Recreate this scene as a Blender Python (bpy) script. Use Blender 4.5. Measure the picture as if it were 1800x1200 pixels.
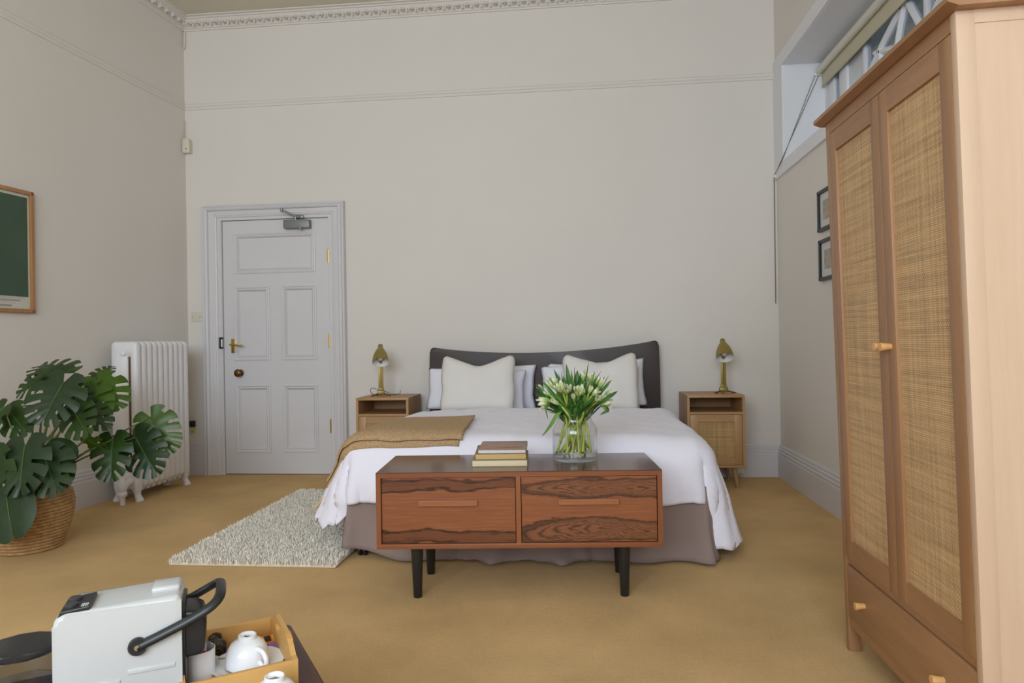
import bpy, bmesh, math, random
import numpy as np
from mathutils import Vector, Matrix, noise

for o in list(bpy.data.objects):
    bpy.data.objects.remove(o)
S = bpy.context.scene
C = S.collection
RND = random.Random(7)

# ------------------------------------------------------------------ camera
CAM = Vector((0.0, -5.42, 1.065))
YAW, PITCH, ROLL = math.radians(5.749), math.radians(0.035), math.radians(-0.936)
FPX = 1200.0
_f = Vector((-math.sin(YAW) * math.cos(PITCH), math.cos(YAW) * math.cos(PITCH), math.sin(PITCH)))
_r0 = Vector((math.cos(YAW), math.sin(YAW), 0))
_u0 = _r0.cross(_f)
_r = _r0 * math.cos(ROLL) + _u0 * math.sin(ROLL)
_u = -_r0 * math.sin(ROLL) + _u0 * math.cos(ROLL)
cam_d = bpy.data.cameras.new('camera')
cam_d.sensor_width = 36.0
cam_d.lens = 36.0 * FPX / 1800.0
cam_d.clip_start = 0.05
cam = bpy.data.objects.new('camera', cam_d)
C.objects.link(cam)
m = Matrix.Identity(4)
for i in range(3):
    m[i][0] = _r[i]; m[i][1] = _u[i]; m[i][2] = -_f[i]; m[i][3] = CAM[i]
cam.matrix_world = m
S.camera = cam


def at(px, py, Y):
    """the point of the room seen at photo pixel (px, py) that lies at depth Y"""
    d = _f * FPX + _r * (px - 900) + _u * (600 - py)
    return CAM + d * ((Y - CAM.y) / d.y)


# ------------------------------------------------------------------ world, daylight, exposure
W = bpy.data.worlds.new('sky')
S.world = W
W.use_nodes = True
W.node_tree.nodes['Background'].inputs['Color'].default_value = (0.90, 0.95, 1.0, 1)
W.node_tree.nodes['Background'].inputs['Strength'].default_value = 0.5


def daylight(name, loc, rot, sx, sy, power, col):
    l = bpy.data.lights.new(name, 'AREA')
    l.shape = 'RECTANGLE'; l.size = sx; l.size_y = sy; l.energy = power; l.color = col
    o = bpy.data.objects.new(name, l)
    o.location = loc; o.rotation_euler = rot
    C.objects.link(o)
    return o


# overcast daylight entering by the tall bay window behind the photographer
daylight('daylight_bay_window', (-0.95, -8.22, 2.5), (math.radians(90), 0, 0), 3.9, 2.2, 276.0, (0.785, 0.895, 1.0))

S.view_settings.view_transform = 'Standard'
S.view_settings.look = 'None'
S.view_settings.exposure = 0.0
S.view_settings.gamma = 1.0
S.view_settings.use_curve_mapping = False
S.cycles.max_bounces = 10
S.cycles.diffuse_bounces = 6
S.cycles.transparent_max_bounces = 24
S.cycles.caustics_reflective = False
S.cycles.caustics_refractive = False


# ------------------------------------------------------------------ material helpers
def lin(c):
    out = []
    for v in c[:3]:
        v = v / 255.0
        out.append(v / 12.92 if v <= 0.04045 else ((v + 0.055) / 1.055) ** 2.4)
    return (out[0], out[1], out[2], 1.0)


class NT:
    def __init__(self, name):
        self.m = bpy.data.materials.new(name)
        self.m.use_nodes = True
        self.t = self.m.node_tree
        self.b = self.t.nodes['Principled BSDF']
        self.out = self.t.nodes['Material Output']
        self._co = None

    def n(self, typ, **kw):
        nd = self.t.nodes.new(typ)
        for k, v in kw.items():
            setattr(nd, k, v)
        return nd

    def link(self, a, b):
        self.t.links.new(a, b)

    def co(self):
        if self._co is None:
            self._co = self.n('ShaderNodeTexCoord').outputs['Object']
        return self._co

    def mapping(self, scale=(1, 1, 1), loc=(0, 0, 0), rot=(0, 0, 0), src=None):
        mp = self.n('ShaderNodeMapping')
        mp.inputs['Scale'].default_value = scale
        mp.inputs['Location'].default_value = loc
        mp.inputs['Rotation'].default_value = rot
        self.link(src or self.co(), mp.inputs['Vector'])
        return mp.outputs['Vector']

    def noise(self, scale, detail=3, rough=0.55, src=None, dist=0.0):
        nz = self.n('ShaderNodeTexNoise')
        nz.inputs['Scale'].default_value = scale
        nz.inputs['Detail'].default_value = detail
        nz.inputs['Roughness'].default_value = rough
        nz.inputs['Distortion'].default_value = dist
        self.link(src or self.co(), nz.inputs['Vector'])
        return nz.outputs['Fac']

    def ramp(self, fac, stops, interp='LINEAR'):
        r = self.n('ShaderNodeValToRGB')
        r.color_ramp.interpolation = interp
        els = r.color_ramp.elements
        while len(els) < len(stops):
            els.new(0.5)
        for e, (p, c) in zip(els, stops):
            e.position = p
            e.color = c
        self.link(fac, r.inputs['Fac'])
        return r.outputs['Color']

    def math(self, op, a, b=None, c=None, clamp=False):
        nd = self.n('ShaderNodeMath', operation=op)
        nd.use_clamp = clamp
        for i, v in enumerate((a, b, c)):
            if v is None:
                continue
            if isinstance(v, (int, float)):
                nd.inputs[i].default_value = v
            else:
                self.link(v, nd.inputs[i])
        return nd.outputs[0]

    def mix(self, fac, a, b):
        nd = self.n('ShaderNodeMix', data_type='RGBA')
        for s, v in ((nd.inputs[0], fac), (nd.inputs[6], a), (nd.inputs[7], b)):
            if isinstance(v, (int, float, tuple)):
                s.default_value = v
            else:
                self.link(v, s)
        return nd.outputs[2]

    def bump(self, h, strength=0.3, dist=0.01):
        b = self.n('ShaderNodeBump')
        b.inputs['Strength'].default_value = strength
        b.inputs['Distance'].default_value = dist
        self.link(h, b.inputs['Height'])
        self.link(b.outputs['Normal'], self.b.inputs['Normal'])

    def base(self, v):
        if isinstance(v, tuple):
            self.b.inputs['Base Color'].default_value = v
        else:
            self.link(v, self.b.inputs['Base Color'])

    def set(self, **kw):
        for k, v in kw.items():
            self.b.inputs[k.replace('_', ' ')].default_value = v
        return self


def scl(c, k):
    return (min(c[0] * k, 1), min(c[1] * k, 1), min(c[2] * k, 1), 1)


def mat(name, rgb, rough=0.5, metal=0.0, var=None, bump=None, spec=None, sheen=0.0, stretch=(1, 1, 1)):
    t = NT(name)
    c = lin(rgb)
    t.set(Roughness=rough, Metallic=metal)
    if spec is not None:
        t.b.inputs['Specular IOR Level'].default_value = spec
    if sheen:
        t.b.inputs['Sheen Weight'].default_value = sheen
    src = t.mapping(stretch) if stretch != (1, 1, 1) else None
    if var:
        t.base(t.ramp(t.noise(var[0], 4, src=src), [(0.25, scl(c, 1 - var[1])), (0.75, scl(c, 1 + var[1]))]))
    else:
        t.base(c)
    if bump:
        t.bump(t.noise(bump[0], 5, 0.6, src=src), bump[1], bump[2])
    return t.m


def wood(name, rgb, dark, axis='x', rough=0.45, scale=1.0, contrast=1.0, spec=0.5):
    """straight grained wood: fine streaks along one axis with broader soft figure"""
    t = NT(name)
    st = {'x': (1.2, 16, 16), 'y': (16, 1.2, 16), 'z': (16, 16, 1.2)}[axis]
    v = t.mapping(tuple(k * scale for k in st))
    broad = t.noise(0.9, 3, src=v, dist=0.6)
    v2 = t.mapping(tuple(k * scale * 5 for k in st))
    fine = t.noise(1.2, 4, 0.65, src=v2)
    f = t.math('ADD', t.math('MULTIPLY', broad, 0.62), t.math('MULTIPLY', fine, 0.38))
    a, b = lin(dark), lin(rgb)
    t.base(t.ramp(f, [(0.5 - 0.22 / contrast, a), (0.5 + 0.18 / contrast, b)]))
    t.set(Roughness=rough)
    t.b.inputs['Specular IOR Level'].default_value = spec
    t.bump(fine, 0.08, 0.002)
    return t.m


def rosewood(name, kind):
    """book-matched rosewood: wavy dark bands mirrored about the mid height; one drawer has cathedral eyes"""
    t = NT(name)
    sep = t.n('ShaderNodeSeparateXYZ')
    t.link(t.co(), sep.inputs[0])
    x, z = sep.outputs['X'], sep.outputs['Z']
    zc = 0.372
    warp = t.noise(3.1, 3, src=t.mapping((1, 1, 2.4), loc=(kind * 3.7, 0, 0)))
    warp = t.math('MULTIPLY', t.math('SUBTRACT', warp, 0.5), 0.10)
    wf = t.noise(14, 4, src=t.mapping((1, 1, 4)))
    warp = t.math('ADD', warp, t.math('MULTIPLY', t.math('SUBTRACT', wf, 0.5), 0.026))
    v = t.math('ABSOLUTE', t.math('SUBTRACT', z, zc))
    v = t.math('ADD', v, warp)
    fine = t.noise(3.2, 5, 0.7, src=t.mapping((1.6, 1, 62), loc=(kind, 0, 0)))
    orange, red, dk, blk = lin((156, 96, 60)), lin((120, 69, 44)), lin((76, 47, 35)), lin((30, 19, 15))
    body = t.ramp(fine, [(0.3, red), (0.7, orange)])
    if kind == 0:
        band = t.ramp(v, [(0.0, (0, 0, 0, 1)), (0.083, (0, 0, 0, 1)), (0.0885, (1, 1, 1, 1)), (0.094, (.42, .42, .42, 1)),
                          (0.118, (.5, .5, .5, 1)), (0.127, (1, 1, 1, 1)), (0.131, (0.05, 0.05, 0.05, 1))])
        col = t.mix(band, body, t.mix(fine, blk, dk))
        rings = t.n('ShaderNodeTexWave')
        rings.wave_type = 'BANDS'; rings.bands_direction = 'Z'
        rings.inputs['Scale'].default_value = 9; rings.inputs['Distortion'].default_value = 9
        rings.inputs['Detail'].default_value = 3; rings.inputs['Detail Scale'].default_value = 0.9
        t.link(t.mapping((0.55, 1, 2.4)), rings.inputs['Vector'])
        vein = t.ramp(v, [(0.080, (0, 0, 0, 1)), (0.0865, (1, 1, 1, 1)), (0.092, (.1, .1, .1, 1)), (0.122, (.1, .1, .1, 1)), (0.128, (1, 1, 1, 1)), (0.132, (0, 0, 0, 1))])
        col = t.mix(t.math('MULTIPLY', vein, .9), col, blk)
        edge = t.math('GREATER_THAN', v, 0.088)
        k = t.math('MULTIPLY', t.math('MULTIPLY', t.math('POWER', rings.outputs['Fac'], 3.0), edge), 0.45)
        col = t.mix(k, col, red)
    else:
        dx = t.math('MULTIPLY', t.math('SUBTRACT', x, 0.99), 0.105)
        dz = t.math('SUBTRACT', v, 0.088)
        d = t.math('SQRT', t.math('ADD', t.math('MULTIPLY', dx, dx), t.math('MULTIPLY', dz, dz)))
        ring = t.math('SINE', t.math('ADD', t.math('MULTIPLY', d, 950), t.math('MULTIPLY', fine, 3.0)))
        ring = t.math('POWER', t.math('MULTIPLY', t.math('ADD', ring, 1), 0.5), 3.0)
        inside = t.ramp(d, [(0.0, (1, 1, 1, 1)), (0.044, (1, 1, 1, 1)), (0.052, (0, 0, 0, 1))])
        edge = t.ramp(d, [(0.036, (0, 0, 0, 1)), (0.046, (1, 1, 1, 1)), (0.051, (0, 0, 0, 1))])
        brown = t.mix(t.math('MULTIPLY', ring, 0.85), lin((126, 79, 53)), lin((40, 25, 19)))
        brown = t.mix(t.math('MULTIPLY', t.math('SUBTRACT', fine, .35), 0.6, clamp=True), brown, orange)
        col = t.mix(inside, body, brown)
        col = t.mix(t.math('MULTIPLY', edge, 0.8), col, blk)
    t.base(col)
    t.set(Roughness=0.34)
    t.bump(fine, 0.05, 0.001)
    return t.m


def rattan(name, period, ax='y', c1=(206, 172, 128), c2=(96, 69, 42)):
    """open cane cloth: over-under weave of thin strands, uneven in tone, with relief"""
    t = NT(name)
    sep = t.n('ShaderNodeSeparateXYZ')
    t.link(t.co(), sep.inputs[0])
    h, z = sep.outputs['Y' if ax == 'y' else 'X'], sep.outputs['Z']
    k = math.pi / period
    sh = t.math('SINE', t.math('MULTIPLY', h, k))
    sz = t.math('SINE', t.math('MULTIPLY', z, k * 0.92))
    ah = t.math('ABSOLUTE', sh)
    az = t.math('ABSOLUTE', sz)
    strand = t.math('MAXIMUM', t.math('POWER', ah, 1.3), t.math('POWER', az, 1.0))
    gap = t.math('MULTIPLY', t.math('SUBTRACT', 1.0, ah), t.math('SUBTRACT', 1.0, az))
    over = t.math('GREATER_THAN', t.math('MULTIPLY', sh, sz), 0.0)
    stz = (2.2, 2.2, 130) if True else None
    rowtone = t.noise(1.0, 3, 0.7, src=t.mapping((2.5, 2.5, 95)))
    coltone = t.noise(1.0, 3, 0.7, src=t.mapping((95, 95, 1.6)))
    tone = t.math('ADD', t.math('MULTIPLY', rowtone, 0.55), t.math('MULTIPLY', coltone, 0.45))
    tone = t.math('ADD', tone, t.math('MULTIPLY', t.math('SUBTRACT', over, 0.5), 0.10))
    col = t.ramp(tone, [(0.34, scl(lin(c1), 0.62)), (0.5, lin(c1)), (0.66, scl(lin(c1), 1.30))])
    holes = t.math('POWER', gap, 1.1)
    holes = t.math('MULTIPLY', holes, 1.5, clamp=True)
    t.base(t.mix(holes, col, lin(c2)))
    t.set(Roughness=0.6)
    t.bump(strand, 0.6, 0.0015)
    return t.m


def clear_glass(name, tint=(1, 1, 1, 1), ior=1.45, gloss=1.0):
    """thin clear glass: lets the room through and mirrors by its Fresnel reflectance"""
    t = NT(name)
    lw = t.n('ShaderNodeLayerWeight')
    lw.inputs['Blend'].default_value = 0.5
    f0 = ((ior - 1) / (ior + 1)) ** 2
    refl = t.math('ADD', t.math('MULTIPLY', t.math('POWER', lw.outputs['Facing'], 5.0), 1 - f0), f0)
    tr = t.n('ShaderNodeBsdfTransparent')
    tr.inputs['Color'].default_value = tint
    gl = t.n('ShaderNodeBsdfGlossy')
    gl.inputs['Roughness'].default_value = 0.02
    mx = t.n('ShaderNodeMixShader')
    t.link(t.math('MULTIPLY', refl, gloss, clamp=True), mx.inputs[0])
    t.link(tr.outputs[0], mx.inputs[1])
    t.link(gl.outputs[0], mx.inputs[2])
    t.link(mx.outputs[0], t.out.inputs['Surface'])
    return t.m


def leaf_mat(name, rgb, rough=0.35, trans=0.25, veins=0.0):
    t = NT(name)
    c = lin(rgb)
    t.base(t.ramp(t.noise(9, 3), [(0.3, scl(c, 0.75)), (0.7, scl(c, 1.3))]))
    t.set(Roughness=rough)
    t.b.inputs['Transmission Weight'].default_value = 0.0
    t.b.inputs['Subsurface Weight'].default_value = 0.0
    tl = t.n('ShaderNodeBsdfTranslucent')
    tl.inputs['Color'].default_value = (min(c[0] * 2.2 + .01, 1), min(c[1] * 2.0 + .02, 1), c[2] * 0.8, 1)
    mx = t.n('ShaderNodeMixShader')
    mx.inputs[0].default_value = trans
    t.link(t.b.outputs[0], mx.inputs[1])
    t.link(tl.outputs[0], mx.inputs[2])
    t.link(mx.outputs[0], t.out.inputs['Surface'])
    return t.m


# ------------------------------------------------------------------ object helpers
def link(o, parent=None):
    C.objects.link(o)
    if parent is not None:
        o.parent = parent
    return o


def from_bm(name, bm, material, parent=None, smooth=False, recalc=True):
    if recalc:
        bmesh.ops.recalc_face_normals(bm, faces=bm.faces[:])
    me = bpy.data.meshes.new(name)
    bm.to_mesh(me)
    bm.free()
    mats = material if isinstance(material, (list, tuple)) else [material]
    for k in mats:
        me.materials.append(k)
    if smooth:
        for p in me.polygons:
            p.use_smooth = True
        if smooth != True:
            try:
                me.set_sharp_from_angle(angle=math.radians(smooth))
            except Exception:
                pass
    return link(bpy.data.objects.new(name, me), parent)


def from_data(name, verts, faces, material, parent=None, smooth=False):
    me = bpy.data.meshes.new(name)
    me.from_pydata([tuple(v) for v in verts], [], faces)
    mats = material if isinstance(material, (list, tuple)) else [material]
    for k in mats:
        me.materials.append(k)
    me.update()
    if smooth:
        for p in me.polygons:
            p.use_smooth = True
    return link(bpy.data.objects.new(name, me), parent)


def tag(o, label=None, cat=None, group=None, kind=None):
    if label: o['label'] = label
    if cat: o['category'] = cat
    if group: o['group'] = group
    if kind: o['kind'] = kind
    return o


def thing(name, label, cat, loc=(0, 0, 0), rz=0.0, group=None):
    o = bpy.data.objects.new(name, None)
    o.empty_display_size = 0.05
    o.location = loc
    o.rotation_euler = (0, 0, rz)
    link(o)
    return tag(o, label, cat, group)


def struct(o, label=None):
    o['kind'] = 'structure'
    if label: o['label'] = label
    return o


def box(bm, lo, hi, r=0.0, seg=2, mtx=None):
    """a box, its edges eased by r"""
    vs = [bm.verts.new((x, y, z)) for x in (lo[0], hi[0]) for y in (lo[1], hi[1]) for z in (lo[2], hi[2])]
    idx = [(0, 1, 3, 2), (4, 6, 7, 5), (0, 4, 5, 1), (2, 3, 7, 6), (0, 2, 6, 4), (1, 5, 7, 3)]
    fs = [bm.faces.new([vs[i] for i in f]) for f in idx]
    new = vs
    if r > 0:
        es = list({e for f in fs for e in f.edges})
        res = bmesh.ops.bevel(bm, geom=es, offset=r, segments=seg, affect='EDGES', profile=0.5)
        new = list({v for f in res['faces'] for v in f.verts} | {v for v in vs if v.is_valid})
    if mtx is not None:
        for v in new:
            v.co = mtx @ v.co
    return new


def boxes(name, lst, material, parent=None, r=0.0, smooth=False):
    bm = bmesh.new()
    for lo, hi in lst:
        box(bm, lo, hi, r)
    return from_bm(name, bm, material, parent, smooth)


def bx(name, lo, hi, material, parent=None, r=0.0, seg=2):
    bm = bmesh.new()
    box(bm, lo, hi, r, seg)
    return from_bm(name, bm, material, parent, smooth=35 if r > 0 else False)


def lathe(bm, prof, seg=24, mtx=None, closed=False):
    rings = []
    new = []
    for r, z in prof:
        if r < 1e-6:
            v = bm.verts.new((0, 0, z)); rings.append([v]); new.append(v)
        else:
            ring = [bm.verts.new((r * math.cos(2 * math.pi * k / seg), r * math.sin(2 * math.pi * k / seg), z)) for k in range(seg)]
            rings.append(ring); new += ring
    for a, b in zip(rings[:-1], rings[1:]):
        if len(a) == 1 and len(b) == 1:
            continue
        for k in range(seg):
            k2 = (k + 1) % seg
            if len(a) == 1:
                bm.faces.new((a[0], b[k], b[k2]))
            elif len(b) == 1:
                bm.faces.new((a[k], a[k2], b[0]))
            else:
                bm.faces.new((a[k], a[k2], b[k2], b[k]))
    if mtx is not None:
        for v in new:
            v.co = mtx @ v.co
    return new


def tube(bm, pts, rad, seg=8, cap=True, flat=1.0):
    pts = [Vector(p) for p in pts]
    rads = rad if isinstance(rad, (list, tuple)) else [rad] * len(pts)
    rings = []
    ref = None
    for i, p in enumerate(pts):
        a = pts[max(i - 1, 0)]; b = pts[min(i + 1, len(pts) - 1)]
        d = (b - a)
        if d.length < 1e-9: d = Vector((0, 0, 1))
        d.normalize()
        if ref is None:
            ref = d.orthogonal().normalized()
        ref = (ref - d * ref.dot(d))
        if ref.length < 1e-6: ref = d.orthogonal()
        ref.normalize()
        s = d.cross(ref)
        rings.append([bm.verts.new(p + (ref * math.cos(t) + s * math.sin(t) * flat) * rads[i])
                      for t in (2 * math.pi * k / seg for k in range(seg))])
    for a, b in zip(rings[:-1], rings[1:]):
        for k in range(seg):
            bm.faces.new((a[k], a[(k + 1) % seg], b[(k + 1) % seg], b[k]))
    if cap:
        bm.faces.new(rings[0][::-1]); bm.faces.new(rings[-1])
    return [v for r_ in rings for v in r_]


def catmull(pts, n=6):
    P = [Vector(p) for p in pts]
    P = [P[0] * 2 - P[1]] + P + [P[-1] * 2 - P[-2]]
    out = []
    for i in range(1, len(P) - 2):
        for k in range(n):
            t = k / n
            a, b, c, d = P[i - 1], P[i], P[i + 1], P[i + 2]
            out.append(0.5 * ((2 * b) + (c - a) * t + (2 * a - 5 * b + 4 * c - d) * t * t + (3 * b - a - 3 * c + d) * t ** 3))
    out.append(P[-2])
    return out


def prism(bm, outline, axis, lo, hi, r=0.0, seg=2):
    """extrude a closed 2-D outline along an axis ('x','y','z') from lo to hi"""
    def p3(a, b, h):
        return {'x': (h, a, b), 'y': (a, h, b), 'z': (a, b, h)}[axis]
    A = [bm.verts.new(p3(a, b, lo)) for a, b in outline]
    B = [bm.verts.new(p3(a, b, hi)) for a, b in outline]
    fa = bm.faces.new(A[::-1]); fb = bm.faces.new(B)
    n = len(A)
    for k in range(n):
        bm.faces.new((A[k], A[(k + 1) % n], B[(k + 1) % n], B[k]))
    if r > 0:
        es = list(fa.edges) + list(fb.edges)
        bmesh.ops.bevel(bm, geom=es, offset=r, segments=seg, affect='EDGES', profile=0.5)
    return A + B


def extrude_profile(bm, prof, p0, p1, nrm):
    """run a (depth, height) moulding profile from p0 to p1; depth goes along nrm"""
    p0, p1, nrm = Vector(p0), Vector(p1), Vector(nrm)
    A = [bm.verts.new(p0 + nrm * d + Vector((0, 0, z))) for d, z in prof]
    B = [bm.verts.new(p1 + nrm * d + Vector((0, 0, z))) for d, z in prof]
    n = len(A)
    for k in range(n):
        bm.faces.new((A[k], A[(k + 1) % n], B[(k + 1) % n], B[k]))
    bm.faces.new(A[::-1]); bm.faces.new(B)


def rim(bm, x0, x1, z0, z1, prof, mirror_y=-1):
    """sweep (inset, depth) profile round a rectangle in the XZ plane, mitred; depth goes to -Y"""
    loops = []
    for o, d in prof:
        loops.append([bm.verts.new((x, mirror_y * d, z)) for x, z in
                      ((x0 + o, z0 + o), (x1 - o, z0 + o), (x1 - o, z1 - o), (x0 + o, z1 - o))])
    for a, b in zip(loops[:-1], loops[1:]):
        for k in range(4):
            bm.faces.new((a[k], a[(k + 1) % 4], b[(k + 1) % 4], b[k]))


def copy_tree(root, loc, rz=None, label=None):
    c = root.copy()
    C.objects.link(c)
    c.location = loc
    if rz is not None:
        c.rotation_euler = (0, 0, rz)
    if label: c['label'] = label
    for ch in list(root.children):
        k = ch.copy(); C.objects.link(k); k.parent = c
        for g in list(ch.children):
            q = g.copy(); C.objects.link(q); q.parent = k
    return c


# ------------------------------------------------------------------ materials
M = {}
M['wall'] = mat('cream_wall_paint', (221, 216, 210), 0.85, var=(1.6, 0.015), bump=(60, 0.06, 0.002), spec=0.2)
M['ceil'] = mat('ceiling_paint', (214, 208, 192), 0.9, var=(1.2, 0.02), spec=0.2)
M['trim'] = mat('white_gloss_paint', (210, 208, 211), 0.42, var=(4, 0.012), bump=(18, 0.03, 0.002))
M['reveal'] = mat('white_reveal_paint', (226, 227, 232), 0.6, var=(3, 0.01))
t = NT('tan_carpet')
big, fine = t.noise(2.2, 3), t.noise(420, 3, 0.7)
cc = t.math('ADD', t.math('MULTIPLY', big, 0.5), t.math('MULTIPLY', fine, 0.5))
a_ = lin((216, 182, 132))
t.base(t.ramp(cc, [(0.34, scl(a_, 0.80)), (0.66, scl(a_, 1.14))]))
t.set(Roughness=1.0); t.b.inputs['Specular IOR Level'].default_value = 0.0
t.bump(t.math('ADD', fine, t.math('MULTIPLY', t.noise(60, 3), 0.6)), 0.55, 0.006)
M['carpet'] = t.m
M['brass'] = mat('brass', (205, 165, 70), 0.28, 1.0)
M['oldbrass'] = mat('aged_brass', (110, 84, 48), 0.4, 0.9, var=(40, 0.25))
M['black'] = mat('black_plastic', (26, 26, 28), 0.4)
M['blackiron'] = mat('black_iron', (30, 28, 28), 0.5, 0.3)
M['grey_metal'] = mat('grey_metal', (140, 142, 142), 0.45, 0.6)
M['white_plastic'] = mat('white_plastic', (226, 226, 222), 0.4)
M['cream_plastic'] = mat('cream_plastic', (214, 208, 192), 0.45)

# ------------------------------------------------------------------ the room
LX0, LK = -3.27, 0.077                      # left wall: x = LX0 + LK * y (it splays a little)
RX = 1.515
YR = -8.0
ZC = 3.80


def lx(y):
    return LX0 + LK * y


bm = bmesh.new()
box(bm, (-4.6, YR - 0.2, -0.12), (2.2, 0.2, 0.0))
struct(from_bm('floor', bm, M['carpet']), 'tan wool carpet laid wall to wall')
bm = bmesh.new()
box(bm, (-4.6, YR - 0.2, ZC), (2.2, 0.2, ZC + 0.1))
struct(from_bm('ceiling', bm, M['ceil']), 'plain off-white plaster ceiling')

DX0, DX1, DZ = -2.962, -2.040, 2.114        # door opening
struct(boxes('wall_back', [((-3.7, 0, 0), (DX0, 0.16, ZC)), ((DX1, 0, 0), (1.9, 0.16, ZC)), ((DX0, 0, DZ), (DX1, 0.16, ZC))], M['wall']),
       'cream painted wall behind the bed')
bm = bmesh.new()
prism(bm, [(lx(0.16), 0.16), (lx(YR - .2), YR - .2), (lx(YR - .2) - .2, YR - .2), (lx(0.16) - .2, 0.16)], 'z', 0, ZC)
struct(from_bm('wall_left', bm, M['wall']), 'cream painted wall behind the radiator')
WY0, WY1, WZ0, WZ1, WXO = -2.75, -0.22, 2.36, 3.07, 1.87
struct(boxes('wall_right', [((RX, YR - .2, 0), (WXO, 0.0, WZ0)), ((RX, YR - .2, WZ1), (WXO, 0.0, ZC)),
                            ((RX, WY1, WZ0), (WXO, 0.0, WZ1)), ((RX, YR - .2, WZ0), (WXO, WY0, WZ1))], M['wall']),
       'cream painted wall behind the wardrobe')
BX0, BX1, BZ0, BZ1 = -2.95, 1.05, 1.3, 3.62  # bay window opening behind the photographer
struct(boxes('wall_rear', [((-4.35, YR - .2, 0), (BX0, YR, ZC)), ((BX1, YR - .2, 0), (RX, YR, ZC)),
                           ((BX0, YR - .2, 0), (BX1, YR, BZ0)), ((BX0, YR - .2, BZ1), (BX1, YR, ZC))], M['wall']),
       'cream painted wall around the bay window')

# rear bay window: three lights with glazing bars
w2 = bpy.data.objects.new('window_2', None); link(w2); struct(w2, 'tall three-light bay window')
fr = [((BX0, YR - .14, BZ0), (BX1, YR - .06, BZ0 + .06)), ((BX0, YR - .14, BZ1 - .06), (BX1, YR - .06, BZ1))]
n3 = (BX1 - BX0) / 3
for k in range(4):
    xx = BX0 + k * n3
    fr.append(((max(xx - .045, BX0), YR - .14, BZ0), (min(xx + .045, BX1), YR - .06, BZ1)))
boxes('window_frame', fr, M['trim'], w2)
for k in range(3):
    xa = BX0 + k * n3
    boxes('glazing_bar', [((xa + n3 / 2 - .012, YR - .12, BZ0), (xa + n3 / 2 + .012, YR - .09, BZ1)),
                          ((xa, YR - .12, (BZ0 + BZ1) / 2 - .02), (xa + n3, YR - .08, (BZ0 + BZ1) / 2 + .02))], M['trim'], w2)

# baseboards
BB = [(0, 0), (0.032, 0), (0.032, 0.172), (0.028, 0.178), (0.030, 0.186), (0.030, 0.196), (0.021, 0.201), (0.023, 0.211),
      (0.023, 0.219), (0.014, 0.224), (0.015, 0.238), (0.007, 0.249), (0, 0.25)]
bm = bmesh.new()
extrude_profile(bm, BB, (lx(0), 0, 0), (-3.124, 0, 0), (0, -1, 0))
extrude_profile(bm, BB, (-1.90, 0, 0), (RX, 0, 0), (0, -1, 0))
struct(from_bm('baseboard_back', bm, M['trim']), 'tall white moulded skirting of the bed wall')
nl = Vector((1, -LK, 0)).normalized()
bm = bmesh.new()
extrude_profile(bm, BB, (lx(0), 0, 0), (lx(YR), YR, 0), nl)
struct(from_bm('baseboard_left', bm, M['trim']), 'tall white moulded skirting of the left wall')
bm = bmesh.new()
extrude_profile(bm, BB, (RX, 0, 0), (RX, YR, 0), (-1, 0, 0))
struct(from_bm('baseboard_right', bm, M['trim']), 'tall white moulded skirting of the right wall')

# picture rail
PR = [(0, 3.045), (0.008, 3.048), (0.012, 3.062), (0.022, 3.072), (0.024, 3.085), (0.016, 3.092), (0, 3.094)]
bm = bmesh.new(); extrude_profile(bm, PR, (lx(0), 0, 0), (RX, 0, 0), (0, -1, 0))
struct(from_bm('trim_1', bm, M['wall']), 'thin painted picture rail across the bed wall')
bm = bmesh.new(); extrude_profile(bm, PR, (lx(0), 0, 0), (lx(YR), YR, 0), nl)
struct(from_bm('trim_2', bm, M['wall']), 'thin painted picture rail along the left wall')

# cornice with egg mouldings
CP = [(0, 3.705), (0.012, 3.705), (0.014, 3.716), (0.026, 3.72), (0.03, 3.735), (0.062, 3.778), (0.075, 3.782), (0.078, 3.79), (0.1, 3.792), (0.1, 3.802), (0, 3.802)]
em = bmesh.new()
lathe(em, [(0, -0.03), (0.010, -0.027), (0.0185, -0.013), (0.021, 0.004), (0.017, 0.02), (0, 0.026)], 10,
      Matrix.Translation((0, 0, 0)) @ Matrix.Diagonal((1, 0.75, 1, 1)))
egg_me = bpy.data.meshes.new('egg_ornament'); em.to_mesh(egg_me); em.free(); egg_me.materials.append(M['wall'])
for p in egg_me.polygons: p.use_smooth = True
dm = bmesh.new()
lathe(dm, [(0, -0.034), (0.007, -0.02), (0.004, 0.022), (0, 0.03)], 6)
lathe(dm, [(0, -0.04), (0.010, -0.036), (0.010, -0.026), (0, -0.022)], 6)
dart_me = bpy.data.meshes.new('dart_ornament'); dm.to_mesh(dart_me); dm.free(); dart_me.materials.append(M['wall'])


def cornice(name, label, p0, p1, nrm, count_from, count_to, rot):
    bm_ = bmesh.new(); extrude_profile(bm_, CP, p0, p1, nrm)
    c_ = struct(from_bm(name, bm_, M['wall']), label)
    p0, p1, nrm = Vector(p0), Vector(p1), Vector(nrm)
    d = (p1 - p0).normalized()
    s = count_from
    while s < count_to:
        for me_, off in ((egg_me, 0), (dart_me, 0.0375)):
            o_ = bpy.data.objects.new(me_.name, me_); link(o_, c_)
            q = p0 + d * (s + off) + nrm * 0.05
            o_.location = (q.x, q.y, 3.752)
            o_.rotation_euler = (math.radians(0), 0, rot)
            tilt = Matrix.Rotation(math.radians(-36), 4, d)
            o_.matrix_local = Matrix.Translation(o_.location) @ tilt @ Matrix.Rotation(rot, 4, 'Z')
        s += 0.075
    return c_


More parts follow.
